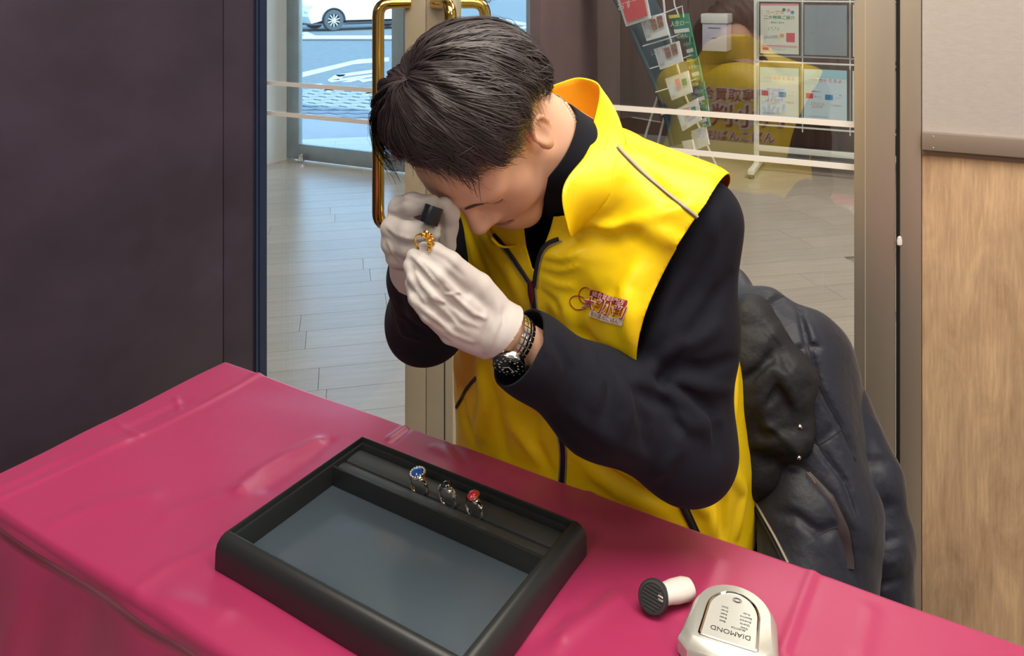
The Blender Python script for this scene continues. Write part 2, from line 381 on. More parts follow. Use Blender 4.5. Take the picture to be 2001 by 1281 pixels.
# dark partition at the left end of the table: runs from the glass towards the room
PD = Vector((.507, .862, 0)); PS = Vector((.862, -.507, 0)); PE = wall(s_of(522.5, GM - .01), GM - .012)
MP = Matrix(((PD.x, PS.x, 0, PE.x), (PD.y, PS.y, 0, PE.y), (0, 0, 1, 0), (0, 0, 0, 1)))
MPi = MP
wp = struct('wall_left', MB().box((-3.4, -.10, 0), (-.045, -.012, 2.7), MP), M_partition, label='dark plum laminate partition beside the left end of table')
struct('panel', MB().box((-3.4, -.012, .02), (-.153, 0, 2.7), MP, .0005), M_partition, wp)
struct('panel', MB().box((-.151, -.012, .02), (-.045, .001, 2.7), MP, .0005), M_partition, wp)
struct('edge_trim', MB().box((-.045, -.05, 0), (-.036, .006, 2.7), MP).box((-.030, -.05, 0), (-.026, .004, 2.7), MP), M_navy, wp)
struct('edge_strip', MB().box((-.045, -.11, 0), (.0, .0, 2.7), MP), M_navy, wp, label='navy blue edge strip')
# right side beside the door: grey panel over oak laminate, taupe rail between
s0 = sJ2; s1 = 1.9
wr = struct('wall_right', wbox(MB(), s0, s1, GM + .01, GM + .09, 0, 2.7), M_wallw, label='partition right of the glass door, grey panel above oak laminate')
zr = z_of(1801, 257, GM - .01); zr2 = z_of(1801, 291, GM - .01)
struct('panel', wbox(MB(), s0 + .002, s1, GM - .002, GM + .01, zr, 2.68), M_greyp, wr, label='grey textured upper panel')
struct('panel', wbox(MB(), s0 + .002, s1, GM + .0, GM + .012, .06, zr2), M_oak, wr, label='oak laminate lower panel')
struct('rail', wbox(MB(), s0 + .001, s1, GM - .018, GM + .01, zr2, zr, .0015), M_rail, wr, label='taupe metal rail between the panels')
struct('rail', wbox(MB(), s0 + .001, s1, GM - .004, GM + .012, zr2 - .012, zr2, .001), M_rail, wr)
mb = MB()
for k in (0, 1):
    p = wall(s_of(1824, GM - .018), GM - .018, z_of(1824, 266 if k == 0 else 288, GM - .018)); mb.box(p - Vector((.0008,) * 3), p + Vector((.0008,) * 3))
struct('rivet', mb, M_white_metal, wr)
# the side walls of the shop, out of frame
struct('wall_side', MB().box((3.3, -3.2, 0), (3.4, .1, 2.7)).box((-4.6, -3.2, 0), (-4.5, 2.2, 2.7)), M_wallw)

# glass doors: two leaves meeting at the beige stiles
def leaf(name, a, b, la, lb, parent_label, handle_s, glass):
    d = link(name, None, kind='structure', label=parent_label)
    glass_o = wbox(MB(), a + la, b - lb, GM + .018, GM + .026, .11, 2.05).build('glass_pane', M_glass, d, False)
    mb = MB(); wbox(mb, a, a + la, GM, GM + .044, .01, 2.14, .002); mb.build('stile', M_bronze if a == sL else M_stile, d)
    mb = MB(); wbox(mb, b - lb, b, GM, GM + .044, .01, 2.14, .002); mb.build('stile', M_stile if a == sL else M_bronze, d)
    for z0, z1 in ((.01, .11), (2.05, 2.14)): wbox(MB(), a + la, b - lb, GM, GM + .044, z0, z1, .002).build('rail', M_bronze, d)
    for zc in (1.155, 1.068): wbox(MB(), a + la, b - lb, GM + .0165, GM + .0178, zc - .006, zc + .006).build('film_strip', M_white_strip, d)
    return d
d1 = leaf('door_1', sL, sMid - .0015, .06, s_of(831, GM) - s_of(791, GM), 'left leaf of glass door with narrow white film strips', 0, 0)
d2 = leaf('door_2', sMid + .0015, sJ1 - .002, s_of(886, GM) - s_of(834, GM), sJ1 - sJ0, 'right leaf of glass door behind the seated man', 0, 0)
# groove lines of the meeting stile
wbox(MB(), s_of(868, GM), s_of(870, GM), GM - .001, GM + .01, .02, 2.1).build('groove', M_black_gap, d2)
wbox(MB(), s_of(1690, GM), s_of(1691.5, GM), GM - .0012, GM + .01, .02, 2.1).build('groove', M_stile, d2)
def handle(parent, s, sm, sign, zlo, zhi):
    r = .0155; m = GM - sign * .062 if sign > 0 else GM + .106
    pts = []; R = .035
    m1 = GM + .0 if sign > 0 else GM + .044
    e = wall(sm, m1, zhi); top = wall(s, m, zhi); bot = wall(s, m, zlo); e2 = wall(sm, m1, zlo)
    def rnd(a, c, b, n=6):
        da = (a - c).normalized() * R; db = (b - c).normalized() * R; return [(c + da) * (1 - t) ** 2 + c * 2 * t * (1 - t) + (c + db) * t * t for t in [i / n for i in range(n + 1)]]
    pts = [e] + rnd(e, top, bot) + rnd(top, bot, e2) + [e2]
    MB().tube(pts, r, 14).build('handle', M_brass, parent, label='polished brass pull handle')
zh1 = z_of(745, 6, GM - .06); zh0 = z_of(745, 442, GM - .06)
handle(d1, s_of(739, GM - .062), s_of(800, GM), 1, zh0, zh1)
handle(d2, s_of(880, GM - .062), s_of(850, GM), 1, zh0, zh1)
handle(d2, s_of(948, GM + .106), s_of(875, GM + .044), -1, zh0, zh1)
struct('trim_1', wbox(wbox(MB(), sJ1 + .006, sJ2, GM - .006, GM + .06, 0, 2.2, .0015), sL - .06, sL - .003, GM, GM + .05, 0, 2.2), M_bronze, label='champagne metal door jamb with a worn nick').scale = (1, 1, 1)
struct('trim_2', wbox(MB(), sJ1 - .001, sJ1 + .007, GM + .01, GM + .06, 0, 2.2), M_black_gap)
struct('wall_header', wbox(MB(), -4.9, s0 + .01, GM, GM + .06, 2.2, 4.0), M_wallw)
struct('wall_front_left', wbox(MB(), -4.9, sL - .06, GM, GM + .06, 0, 2.2), M_wallw)
nk = wall(s_of(1758, GM - .01), GM - .006, z_of(1758, 471, GM - .01))
MB().lathe([(.0005, -.011), (.005, -.008), (.0055, 0), (.004, .007), (.0005, .009)], 8, Matrix.Translation(nk) @ Matrix.Diagonal((1, .6, 1, 1))).build('sealant_blob', mat('white_sealant', (.8, .8, .78), .4), bpy.data.objects['trim_1'])

# lobby side wall (left), outer doors, return wall, brown wall
sO = s_of(560, OM)
struct('wall_lobby_left', wbox(MB(), sO - .12, sO, GM + .08, OM + .1, 0, 4.0), M_wallw, label='pale lobby wall left of the outer glass door')
def outer_leaf(name, a, b, wl, wr_, label):
    d = link(name, None, kind='structure', label=label)
    for x0, x1 in ((a, a + wl), (b - wr_, b)): wbox(MB(), x0, x1, OM, OM + .05, .01, 3.9, .003).build('stile', M_steel_blue, d)
    zb = z_of(583, 281, OM)
    wbox(MB(), a + wl, b - wr_, OM, OM + .05, .01, zb, .003).build('rail', M_steel_blue, d)
    for z_ in (2.2, 3.84): wbox(MB(), a + wl, b - wr_, OM - .002, OM + .052, z_, z_ + .06, .003).build('rail', M_steel_blue, d)
    wbox(MB(), a + wl, b - wr_, OM + .02, OM + .028, zb, 3.86).build('glass_pane', M_glass2, d, False)  # unseen upper glazing made tall to bring daylight to floor and tray
    return d
a0 = sO; a1 = s_of(790, OM); a2 = s_of(1036, OM)
outer_leaf('door_3', a0, a1 - .004, s_of(583, OM) - a0, a1 - s_of(766, OM), 'outer grey framed glass door facing the parked cars')
outer_leaf('door_4', a1, a2, s_of(812, OM) - a1, a2 - s_of(1028, OM), 'outer grey framed glass door right of the beige stile')
p = wall(s_of(587, OM - .05), OM - .04, .012)
MB().lathe([(.03, 0), (.03, .01), (.02, .03), (.022, .05), (.008, .06)], 12, Matrix.Translation(p)).build('door_stop', M_chrome, bpy.data.objects['door_3'])
struct('wall_outer_header', wbox(MB(), a0, a2, OM, OM + .06, 3.9, 4.0), M_wallw)
struct('wall_return', wbox(MB(), a2, a2 + .08, OM, BM, 0, 4.0), M_brown2, label='mauve brown return wall beside the outer door')
wb = struct('wall_far', wbox(MB(), a2, 5.6, BM + .01, BM + .1, 0, 4.0), M_brown, label='dark brown panelled wall behind the leaflet racks')
x = a2 + .09
while x < 5.3:
    wbox(MB(), x + .003, x + .597, BM, BM + .011, .12, 4.0, .003).build('panel', M_brown, wb); x += .6
struct('baseboard_far', wbox(MB(), a2 + .08, 5.6, BM - .03, BM, 0, .12, .004), mat('grey_kick_board', (.30, .29, .27), .5), label='grey kick board along the brown wall')
struct('wall_lobby_right', wbox(MB(), 3.3, 3.4, GM + .1, BM, 0, 4.0), M_wallw)
struct('wall_lobby_front', wbox(wbox(MB(), s1, 3.3, GM + .02, GM + .1, 0, 4.0), s0 + .01, s1, GM + .02, GM + .1, 2.7, 4.0), M_wallw)

# ------------------------------------------------------------------ outside
def ground(u, v, z=0):
    Y = (H - z) * F / (v - V0); return Vector(((u - CX) / F * Y, Y, z))
struct('pavement', MB().box((-30, 6.6, -.2), (14, 9.2, -.014)), M_pave).location = (0, 0, 0)
pv = struct('pavement_band', MB().box((-30, 8.55, -.2), (14, 11.0, -.02)), mat('paver_joint_sand', (.52, .57, .60), .9), label='grey wavy interlocking paver band before the road')
rows = MB()
for r in range(9):
    y0 = 8.62 + r * .27
    n = 110; vs = []; fs = []
    for i in range(n * 2 + 1):
        X = -9 + i * .11; z = .035 if i % 2 else -.035
        vs += [(X, y0 + z - X * .04, -.004), (X, y0 + .14 + z - X * .04, -.004), (X, y0 + z - X * .04, -.02), (X, y0 + .14 + z - X * .04, -.02)]
    for i in range(n * 2):
        b = i * 4; fs += [(b, b + 4, b + 5, b + 1), (b + 2, b + 6, b + 4, b), (b + 1, b + 5, b + 7, b + 3)]
    rows.add(vs, fs)
o = rows.build('paver', M_paver, pv, False); o['kind'] = 'stuff'
struct('road', MB().box((-120, 11.0, -.2), (60, 120, -.010)), M_asphalt, label='blue grey asphalt road beyond the outer door')
struct('kerb_line', MB().box((-120, 20.8, -.012), (60, 22.6, 0)), mat('pale_concrete_gutter', (.60, .64, .66), .8))
struct('trim_3', MB().box((-120, 20.6, -.012), (60, 20.8, .03)), mat('dark_kerb', (.16, .18, .2), .8))
def paint(*q): 
    pts = [ground(u, v, -.004) for u, v in q]; n = len(pts)
    mb = MB().add(pts + [p - Vector((0, 0, .005)) for p in pts], [tuple(range(n)), tuple(range(n, 2 * n))[::-1]] + [(i, (i + 1) % n, n + (i + 1) % n, n + i) for i in range(n)])
    return mb.build('road_marking', M_road_paint, bpy.data.objects['road'], False)
PAINT=1
paint((583, 152), (583, 143), (700, 116), (760, 112), (760, 119), (690, 125))
paint((610, 165), (627, 163), (655, 178), (640, 179))
paint((640, 156), (655, 146), (676, 145), (662, 156)); paint((655, 146), (662, 150), (740, 140), (735, 135))
paint((668, 160), (700, 152), (712, 152), (684, 160)); paint((640, 157), (646, 160), (745, 147), (742, 143)); paint((700, 156), (708, 160), (742, 154), (740, 151))
paint((706, 185), (727, 177), (760, 170), (760, 176), (715, 185))
paint((583, 64), (600, 62), (620, 71), (600, 71)); paint((975, 35), (1029, 45), (1029, 49), (985, 47)); paint((985, 62), (1029, 50), (1029, 54), (1000, 64))

# parked cars
M_car = mat('white_car_paint', (.86, .85, .83), .25, coat=.6); M_tyre = mat('tyre_rubber', (.07, .085, .10), .8); M_rim = mat('alloy_rim', (.75, .77, .78), .3, .4)
M_dark = mat('dark_plastic', (.05, .07, .09), .6); M_carg = mat('car_window_glass', (.05, .07, .08), .08)
def wheel(M, parent):
    root = MB(); prof = [(.20, -.10), (.30, -.10), (.325, -.08), (.325, .08), (.30, .10), (.20, .10)]
    root.lathe(prof, 40, M, cap=False); w = root.build('tyre', M_tyre, parent)
    r = MB(); r.lathe([(.205, -.085), (.225, -.10), (.225, .08), (.20, .08)], 40, M, cap=False)
    for k in range(10):
        r.box((-.014, .04, -.095), (.014, .215, -.065), M @ Matrix.Rotation(k * math.pi / 5, 4, 'Z'), .004)
    r.lathe([(.05, -.105), (.05, -.06), (.02, -.06)], 20, M); r.build('rim', M_rim, w)
    MB().lathe([(.20, -.05), (.20, -.045)], 30, M).build('brake_disc', M_dark, w)
def car(name, loc, rz, label):
    t = thing(name, label, 'car', loc, rz)
    # side profile, x forward; nose at 0
    top = [(0, .45), (.02, .62), (.15, .78), (.9, .95), (1.25, 1.02), (1.75, 1.42), (2.3, 1.52), (3.2, 1.5), (3.8, 1.38), (4.1, 1.05), (4.25, .85), (4.3, .5)]
    low = [(4.28, .28), (3.9, .22)]
    def arch(cx): return [(cx + .38 * math.cos(a), .325 + .38 * math.sin(a)) for a in [math.pi * k / 12 for k in range(13)]]
    prof = top + low + [(x, max(y, .22)) for x, y in arch(3.45)] + [(x, max(y, .22)) for x, y in arch(.82)] + [(.1, .24)]
    MB().prism([(x, y) for x, y in prof], -.84, .84, Matrix.Rotation(math.pi / 2, 4, 'X')).build('body', M_car, t, False)
    wn = [(1.35, 1.04), (1.78, 1.36), (2.3, 1.45), (3.15, 1.43), (3.6, 1.30), (3.8, 1.05)]
    for s in (-1, 1): MB().prism(wn, s * .842 - .004, s * .842 + .004, Matrix.Rotation(math.pi / 2, 4, 'X')).build('window', M_carg, t, False)
    MB().box((1.25, -.8, .17), (3.05, .8, .26)).box((.1, -.8, .19), (4.2, .8, .24)).build('sill', M_dark, t)
    for x in (.82, 3.45):
        for s in (-1, 1):
            wheel(Matrix.Translation((x, s * .76, .325)) @ Matrix.Rotation(math.pi / 2 * (-1 if s < 0 else 1), 4, 'X'), t)
        for s in (-1, 1):
            mb = MB(); pts = [Vector((x + .385 * math.cos(a), s * .845, .325 + .385 * math.sin(a))) for a in [math.pi * k / 14 for k in range(15)]]
            mb.tube(pts, .018, 6).build('wheel_arch', M_dark, t)
    for y in (-.7, .45): MB().box((-.01, y, .55), (.05, y + .25, .68), None, .01).build('headlamp', M_rim, t)
    return t
g = ground(650, 60); a = math.atan2(.58, .81)
f = Vector((.81, .58, 0)); side = Vector((-.58, .81, 0))
c1 = car('parked_car', g - f * .82 + side * .76, a, 'white car with ten-spoke wheel parked beyond the outer glass door')
g = ground(592, 48); car('parked_car', g - f * 3.45 + side * .76, a, 'white car mostly cut off by the outer door frame, only one wheel seen')
g = ground(900, 6); car('parked_car', g - f * .9 + side * .76, a, 'distant car whose dark underside shows right of the beige door stile')
# ------------------------------------------------------------------ poster stand and leaflet rack in the lobby
SM = 6.35
def sm(u): return s_of(u, SM)
ps = thing('poster_stand', 'white metal poster stand with clear pockets in front of brown wall', 'poster stand')
post = MB()
M_clear = glass_mat('clear_pocket', .04, (.97, .985, .99))
z_hi = 1.95
for uu, w in ((1478, .018), (1568, .009), (1661, .009)):
    s = sm(uu); wbox(MB(), s - w / 2 - .01 * (w > .01), s + w / 2 + .01 * (w > .01), SM, SM + .02, .03 if uu == 1478 else .33, z_hi, .002).build('post', M_white_metal, ps)
s_end = sm(1845); wbox(MB(), s_end - .015, s_end + .015, SM, SM + .02, .03, z_hi, .002).build('post', M_white_metal, ps)
for vv, hh in ((292, .022), (121, .006), (246, .006), (2, .006)):
    z = z_of(1520, vv, SM); wbox(MB(), sm(1478), s_end, SM - .002, SM + .016, z - hh, z + hh, .002).build('crossbar', M_white_metal, ps)
for s in (sm(1478), s_end):
    mb = MB(); wbox(mb, s - .022, s + .022, SM - .26, SM + .26, .03, .065, .004); mb.build('foot', M_white_metal, ps)
    for dm in (-.24, .24): MB().lathe([(.02, 0), (.025, .01), (.02, .03)], 10, Matrix.Translation(wall(s, SM + dm, 0))).build('caster', M_dark, ps)
M_paper = mat('white_paper', (.84, .84, .82), .6); M_cream = mat('cream_paper', (.86, .82, .70), .6); M_sky = mat('pale_blue_print', (.42, .70, .82), .6); M_skyl = mat('paler_blue_paper', (.70, .82, .90), .6)
M_red = mat('red_print', (.75, .10, .12), .6); M_pink = mat('pink_print', (.85, .32, .38), .6); M_green = mat('green_print', (.05, .30, .17), .6); M_blue = mat('blue_print', (.08, .30, .55), .6)
M_orange = mat('orange_print', (.85, .38, .12), .6); M_ink = mat('grey_ink', (.25, .27, .30), .6); M_lav = mat('lavender_print', (.62, .60, .72), .6); M_yel = mat('yellow_print', (.85, .75, .15), .6)
def flat_on(s, m, z, tilt=0): return Matrix.Translation(wall(s, m, z)) @ MW.to_3x3().to_4x4() @ Matrix.Rotation(math.pi / 2 - tilt, 4, 'X')
def put_text(body, size, M, m, parent, name='lettering', **k):
    me = text_mesh(body, size, M, .0002, **k); return link(name, me, m, parent)
def poster(u0, v0, u1, v1, style, label):
    sa_, sb = sm(u0), sm(u1); z1, z0 = z_of((u0 + u1) / 2, v0, SM), z_of((u0 + u1) / 2, v1, SM); sc, zc = (sa_ + sb) / 2, (z0 + z1) / 2; w, h = sb - sa_, z1 - z0
    t = thing('poster', label, 'poster', wall(sc, SM - .008, z0), 0, 'posters in the white stand')
    def lp(mb, a, b, c, d, mm): # rect in 0..1 poster coords (x right, y up)
        return wbox(mb, sc - w / 2 + a * w, sc - w / 2 + b * w, mm, mm + .001, z0 + c * h, z0 + d * h)
    def part(mb, name, m): o = mb.build(name, m, t, False); o.matrix_parent_inverse = Matrix.Translation(-t.location); return o
    base = {'a': M_cream, 'b': M_skyl, 'e': M_lav, 'w': M_paper}[style]
    if style != 'e': part(lp(MB(), 0, 1, 0, 1, SM - .006), 'sheet', base)
    else: part(lp(MB(), .0, 1, 0, 1, SM - .006), 'sheet', mat('empty_pocket_backing', (.30, .34, .38), .35))
    def tx(body, size, x, y, m, **k):
        o = put_text(body, size * h, flat_on(sc - w / 2 + x * w, SM - .0078, z0 + y * h), m, t, **k); o.matrix_parent_inverse = Matrix.Translation(-t.location)
    if style == 'a':
        part(lp(MB(), 0, 1, .96, 1, SM - .0068), 'band', M_pink); part(lp(MB(), .05, .95, .15, .17, SM - .0068), 'line', M_pink); part(lp(MB(), .02, .98, .13, .14, SM - .0068), 'line', M_pink)
        tx('コープの', .09, .38, .82, M_orange); tx('二大特典ご紹介', .085, .5, .72, M_green)
        part(lp(MB(), .68, .9, .24, .42, SM - .0068), 'stamp', M_red); part(lp(MB(), .06, .22, .07, .12, SM - .0068), 'stamp', M_red); part(lp(MB(), .52, .62, .33, .4, SM - .0068), 'stamp', M_orange)
        for i, (x, y, m) in enumerate(((.62, .88, M_green), (.74, .87, M_pink), (.84, .83, M_blue))): part(MB().lathe([(.013, 0), (.013, .001)], 10, flat_on(sc - w / 2 + x * w, SM - .0068, z0 + y * h)), 'dot', m)
        tx('新規加入 受付中', .035, .45, .62, M_ink); tx('くわしくは店頭で\nおたずねください', .035, .3, .33, M_ink); tx('サービスカウンター', .03, .5, .09, M_ink); tx('( ^_^ )', .08, .35, .5, M_ink)
    elif style == 'b':
        part(lp(MB(), 0, 1, .84, 1, SM - .0068), 'band', M_sky); part(lp(MB(), 0, .3, .70, .84, SM - .0068), 'band', mat('mid_blue_print', (.52, .76, .87), .6))
        tx('スマホで', .06, .25, .79, M_pink); tx('つかえるよ', .085, .62, .79, M_pink)
        part(lp(MB(), .05, .22, .44, .54, SM - .0068), 'icon', M_red); part(lp(MB(), .5, .68, .43, .53, SM - .0068), 'icon', M_blue)
        tx('登録かんたん', .03, .3, .58, M_ink); tx('5分', .03, .85, .53, M_ink); tx('ポイント', .03, .33, .48, M_ink); tx('カード', .03, .8, .47, M_ink)
        tx('ステップ 1 2 3\nアプリを入れて\nかざすだけ', .038, .32, .32, M_orange); tx('ご利用方法', .035, .75, .33, M_orange); tx('サービスカウンターまで', .03, .35, .1, M_ink)
    elif style == 'w':
        part(lp(MB(), .05, .3, .4, .5, SM - .0068), 'icon', M_pink); tx('ご案内', .1, .5, .8, M_pink)
    part(wbox(wbox(MB(), sa_ - .02, sb + .02, SM - .0115, SM - .010, z0 - .02, z1 + .012), sa_ - .02, sb + .02, SM - .010, SM, z0 - .021, z0 - .016), 'pocket', M_clear)
    part(wbox(wbox(wbox(MB(), sa_ - .022, sa_ - .016, SM - .013, SM, z0 - .02, z1 + .01), sb + .016, sb + .022, SM - .013, SM, z0 - .02, z1 + .01), sa_ - .02, sb + .02, SM - .0135, SM - .012, z0 - .022, z0 - .012), 'pocket_edge', mat('grey_pocket_edge', (.33, .36, .37), .4))
poster(1486, 7, 1561, 105, 'a', 'cream poster with green and orange heading in upper pocket of stand')
poster(1572, 10, 1655, 108, 'e', 'grey backing sheet in the empty upper pocket of stand')
poster(1667, 10, 1745, 112, 'w', 'white poster in upper pocket, mostly hidden by the door stile')
poster(1485, 132, 1561, 232, 'b', 'pale blue and white poster in lower pocket beside the outer post')
poster(1571, 136, 1655, 239, 'b', 'pale blue and white poster in lower pocket next to the door stile')
poster(1666, 140, 1745, 243, 'w', 'white poster in lower pocket, mostly hidden by the door stile')
# white box on the wall behind
zb0, zb1 = z_of(1395, 100, BM - .2), z_of(1395, 27, BM - .2)
lb = thing('leaflet_box', 'white suggestion box hanging on the brown wall between rack and stand', 'box')
sA, sB = s_of(1372, BM - .2), s_of(1420, BM - .2)
wbox(MB(), sA, sB, BM - .2, BM, zb0, zb1 - .08, .006).build('box_body', M_lav, lb); wbox(MB(), sA - .01, sB + .01, BM - .21, BM, zb1 - .08, zb1, .01).build('lid', M_paper, lb)
wbox(MB(), sA + .05, sB - .05, BM - .203, BM - .2, zb1 - .12, zb1 - .112).build('slot', M_ink, lb)
wbox(MB(), sA + .08, sB - .08, BM - .203, BM - .2, zb1 - .2, zb1 - .195).build('label_strip', M_ink, lb)

# curved wire leaflet rack
RM = 5.9
rk = thing('leaflet_rack', 'curved wire leaflet rack with navy side panel on white tripod legs', 'rack')
M_spine = mat('navy_rack_panel', (.03, .06, .09), .5); M_wire = mat('white_wire', (.80, .81, .80), .4)
def R_(u, v, dm=0):
    m = RM + dm; return wall(s_of(u, m), m, z_of(u, v, m))
cv = [(1150, -120), (1192, -40), (1224, 20), (1252, 78), (1276, 132), (1298, 186), (1312, 232), (1322, 282)]
mb = MB(); vs = []; 
for u, v in cv:
    vs += [R_(u - 8, v + 4, -.08), R_(u + 60, v - 16, .06), R_(u + 60, v - 16, .10), R_(u - 8, v + 4, -.04)]
fs = []
for i in range(len(cv) - 1):
    for k in range(4): fs.append((i * 4 + k, i * 4 + (k + 1) % 4, i * 4 + 4 + (k + 1) % 4, i * 4 + 4 + k))
fs += [(0, 1, 2, 3), tuple(4 * (len(cv) - 1) + k for k in (3, 2, 1, 0))]
mb.add(vs, fs).build('back_panel', M_spine, rk, False)
MB().tube([R_(u - 9, v + 3, -.10) for u, v in cv], .018, 8).build('side_rail', M_spine, rk)
MB().tube([R_(1286, -120, .0), R_(1300, 40, 0), R_(1340, 190, 0), R_(1372, 262, 0), R_(1406, 338, 0)], .0085, 8).build('leg', M_wire, rk)
MB().tube([R_(1352, 262, .0), R_(1372, 338, 0)], .0075, 8).build('leg', M_wire, rk)
MB().tube([R_(1312, 130, .1), R_(1290, 172, .1), R_(1262, 262, .1), R_(1252, 300, .1)], .009, 8).build('leg', M_wire, rk)
MB().tube([R_(1303, 210, .1), R_(1284, 285, .1)], .009, 8).build('leg', M_wire, rk)
MB().tube([R_(1310, -60, .05), R_(1318, 10, .05), R_(1326, 30, .05)], .006, 8).build('wire_loop', M_wire, rk)
MB().tube([R_(1303, -60, .05), R_(1297, 5, .05)], .006, 8).build('wire_loop', M_wire, rk)
lv = [(1303, 20), (1316, 68), (1330, 112), (1341, 158), (1352, 202)]
for i, (u, v) in enumerate(lv):
    MB().tube([R_(u - 60, v + 22, -.12), R_(u - 6, v + 6, -.14), R_(u + 30, v - 8, -.15), R_(u + 33, v + 14, -.15)], .0055, 6).build('wire_loop', M_wire, rk)
def card(u0, v0, u1, v1, hgt, style, label, group):
    """leaning leaflets: top edge from (u0,v0) to (u1,v1), hgt px down"""
    a = R_(u0, v0, -.10); b = R_(u1, v1, -.16); c = R_(u1 + hgt * .20, v1 + hgt, -.20); d = R_(u0 + hgt * .32, v0 + hgt, -.14)
    n = (b - a).cross(d - a).normalized() * .012
    t = thing('leaflet', label, 'leaflet', a, 0, group)
    inv = Matrix.Translation(-t.location)
    o = MB().add([a, b, c, d, a + n, b + n, c + n, d + n], [(0, 1, 2, 3), (4, 7, 6, 5), (0, 4, 5, 1), (1, 5, 6, 2), (2, 6, 7, 3), (3, 7, 4, 0)]).build('sheet', M_green if style == 'g' else M_paper, t, False); o.matrix_parent_inverse = inv
    if n.dot(Vector((0, -1, .2))) < 0: n = -n
    def at(x, y): return (a * (1 - x) + b * x) * (1 - y) + (d * (1 - x) + c * x) * y
    off = n * 1.08 if ((a + n) - Vector((0, 0, H))).length < (a - Vector((0, 0, H))).length else -n * .08
    def blot(x0, x1, y0, y1, m, nm='print'):
        mb = MB(); q = [at(x0, y0) + off, at(x1, y0) + off, at(x1, y1) + off, at(x0, y1) + off]; e = off.normalized() * .001
        mb.add(q + [p + e for p in q], [(0, 1, 2, 3), (4, 5, 6, 7), (0, 1, 5, 4), (1, 2, 6, 5), (2, 3, 7, 6), (3, 0, 4, 7)]); o = mb.build(nm, m, t, False); o.matrix_parent_inverse = inv
    def tx(body, size, x, y, m):
        ex = (b - a).normalized(); ey = -(d - a); ey = (ey - ex * ey.dot(ex)).normalized(); ez = ex.cross(ey)
        p = at(x, y) + off * 1.15; M = Matrix(((ex.x, ey.x, ez.x, p.x), (ex.y, ey.y, ez.y, p.y), (ex.z, ey.z, ez.z, p.z), (0, 0, 0, 1)))
        o = put_text(body, size, M, m, t); o.matrix_parent_inverse = inv
    if style == 'g':
        blot(.0, .6, 0, .14, M_yel); blot(.05, .95, .62, .78, M_paper); tx('人生ロー', (b - a).length * .26, .5, .4, M_paper); tx('ごはん', (b - a).length * .2, .45, .9, M_paper)
    elif style == 'm':
        brown = mat('food_picture_print', (.32, .16, .12), .6, noise=.5, nscale=60); blot(.42, .64, .15, .62, brown); blot(.70, .92, .08, .6, brown); blot(.1, .3, .3, .8, mat('grey_print', (.55, .58, .62), .6)); tx('レシピ', .05, .2, .2, M_ink)
    elif style == 'f':
        blot(.42, .62, .2, .6, M_pink); blot(.7, .9, .3, .6, M_green); blot(.08, .3, .3, .85, M_skyl)
    elif style == 'r':
        blot(.12, .95, .08, .9, M_red); tx('おすすめ', (b - a).length * .26, .5, .45, M_paper)
G1 = 'recipe leaflets leaning on the curved rack'; G2 = 'green leaflets stacked down the curved rack'
card(1202, -14, 1258, -30, 66, 'r', 'red and white card at the top of the curved rack', G1)
card(1250, 38, 1298, 26, 42, 'm', 'white leaflet with two dark round pictures just below the red card', G1)
card(1277, 96, 1326, 80, 40, 'm', 'white leaflet with brown food pictures, second below the red card', G1)
card(1299, 154, 1344, 138, 42, 'f', 'white leaflet with pink picture, third below the red card', G1)
card(1320, 214, 1362, 192, 42, 'f', 'white leaflet above the upper white strip, fourth below the red card', G1)
card(1332, 276, 1352, 272, 30, 'w', 'plain white leaflet at the foot of the rack below the white strip', G1)
card(1308, 30, 1344, 26, 46, 'g', 'green leaflet with white lettering, topmost of its column', G2)
card(1334, 70, 1352, 66, 44, 'g', 'green leaflet second from the top of its column', G2)
card(1344, 114, 1363, 110, 46, 'g', 'green leaflet in the middle of its column', G2)
card(1355, 162, 1374, 158, 46, 'g', 'green leaflet fourth from the top of its column', G2)
card(1358, 206, 1378, 202, 44, 'g', 'green leaflet lowest of its column, just above the white strip', G2)
card(1350, 256, 1378, 246, 36, 'w', 'plain white leaflet at the lower right of the rack', G1)
# ------------------------------------------------------------------ table and satin cloth
def satin():
    m = bpy.data.materials.new('crimson_satin'); m.use_nodes = True; nt = m.node_tree; N = nt.nodes; L = nt.links; b = N['Principled BSDF']
    b.inputs['Base Color'].default_value = (.38, .026, .108, 1); b.inputs['Roughness'].default_value = .36; b.inputs['Specular IOR Level'].default_value = .75
    b.inputs['Sheen Weight'].default_value = .25; b.inputs['Sheen Roughness'].default_value = .45; b.inputs['Sheen Tint'].default_value = (1, .55, .7, 1)
    tc = N.new('ShaderNodeTexCoord'); nb = N.new('ShaderNodeTexNoise'); nb.inputs['Scale'].default_value = 7; nb.inputs['Detail'].default_value = 3; L.new(tc.outputs['Object'], nb.inputs['Vector'])
    bp = N.new('ShaderNodeBump'); bp.inputs['Strength'].default_value = .35; bp.inputs['Distance'].default_value = .006; L.new(nb.outputs[0], bp.inputs['Height'])
    n2 = N.new('ShaderNodeTexNoise'); n2.inputs['Scale'].default_value = 900; L.new(tc.outputs['Object'], n2.inputs['Vector'])
    b2 = N.new('ShaderNodeBump'); b2.inputs['Strength'].default_value = .12; b2.inputs['Distance'].default_value = .0005; L.new(n2.outputs[0], b2.inputs['Height']); L.new(bp.outputs[0], b2.inputs['Normal'])
    L.new(b2.outputs[0], b.inputs['Normal']); return m
M_satin = satin()
TL, TW, TR = 1.80, .455, .009
MT = Matrix(((TT.x, TE.x, 0, TA.x), (TT.y, TE.y, 0, TA.y), (0, 0, 1, 0), (0, 0, 0, 1)))     # table coords a, b, z
def tab(a, b, z=0): return MT @ Vector((a, b, z))
def t_of(u, v, z):
    Y = (H - z) * F / (v - V0); p = Vector(((u - CX) / F * Y, Y, 0)) - Vector((TA.x, TA.y, 0)); return p.dot(TT), p.dot(TE)
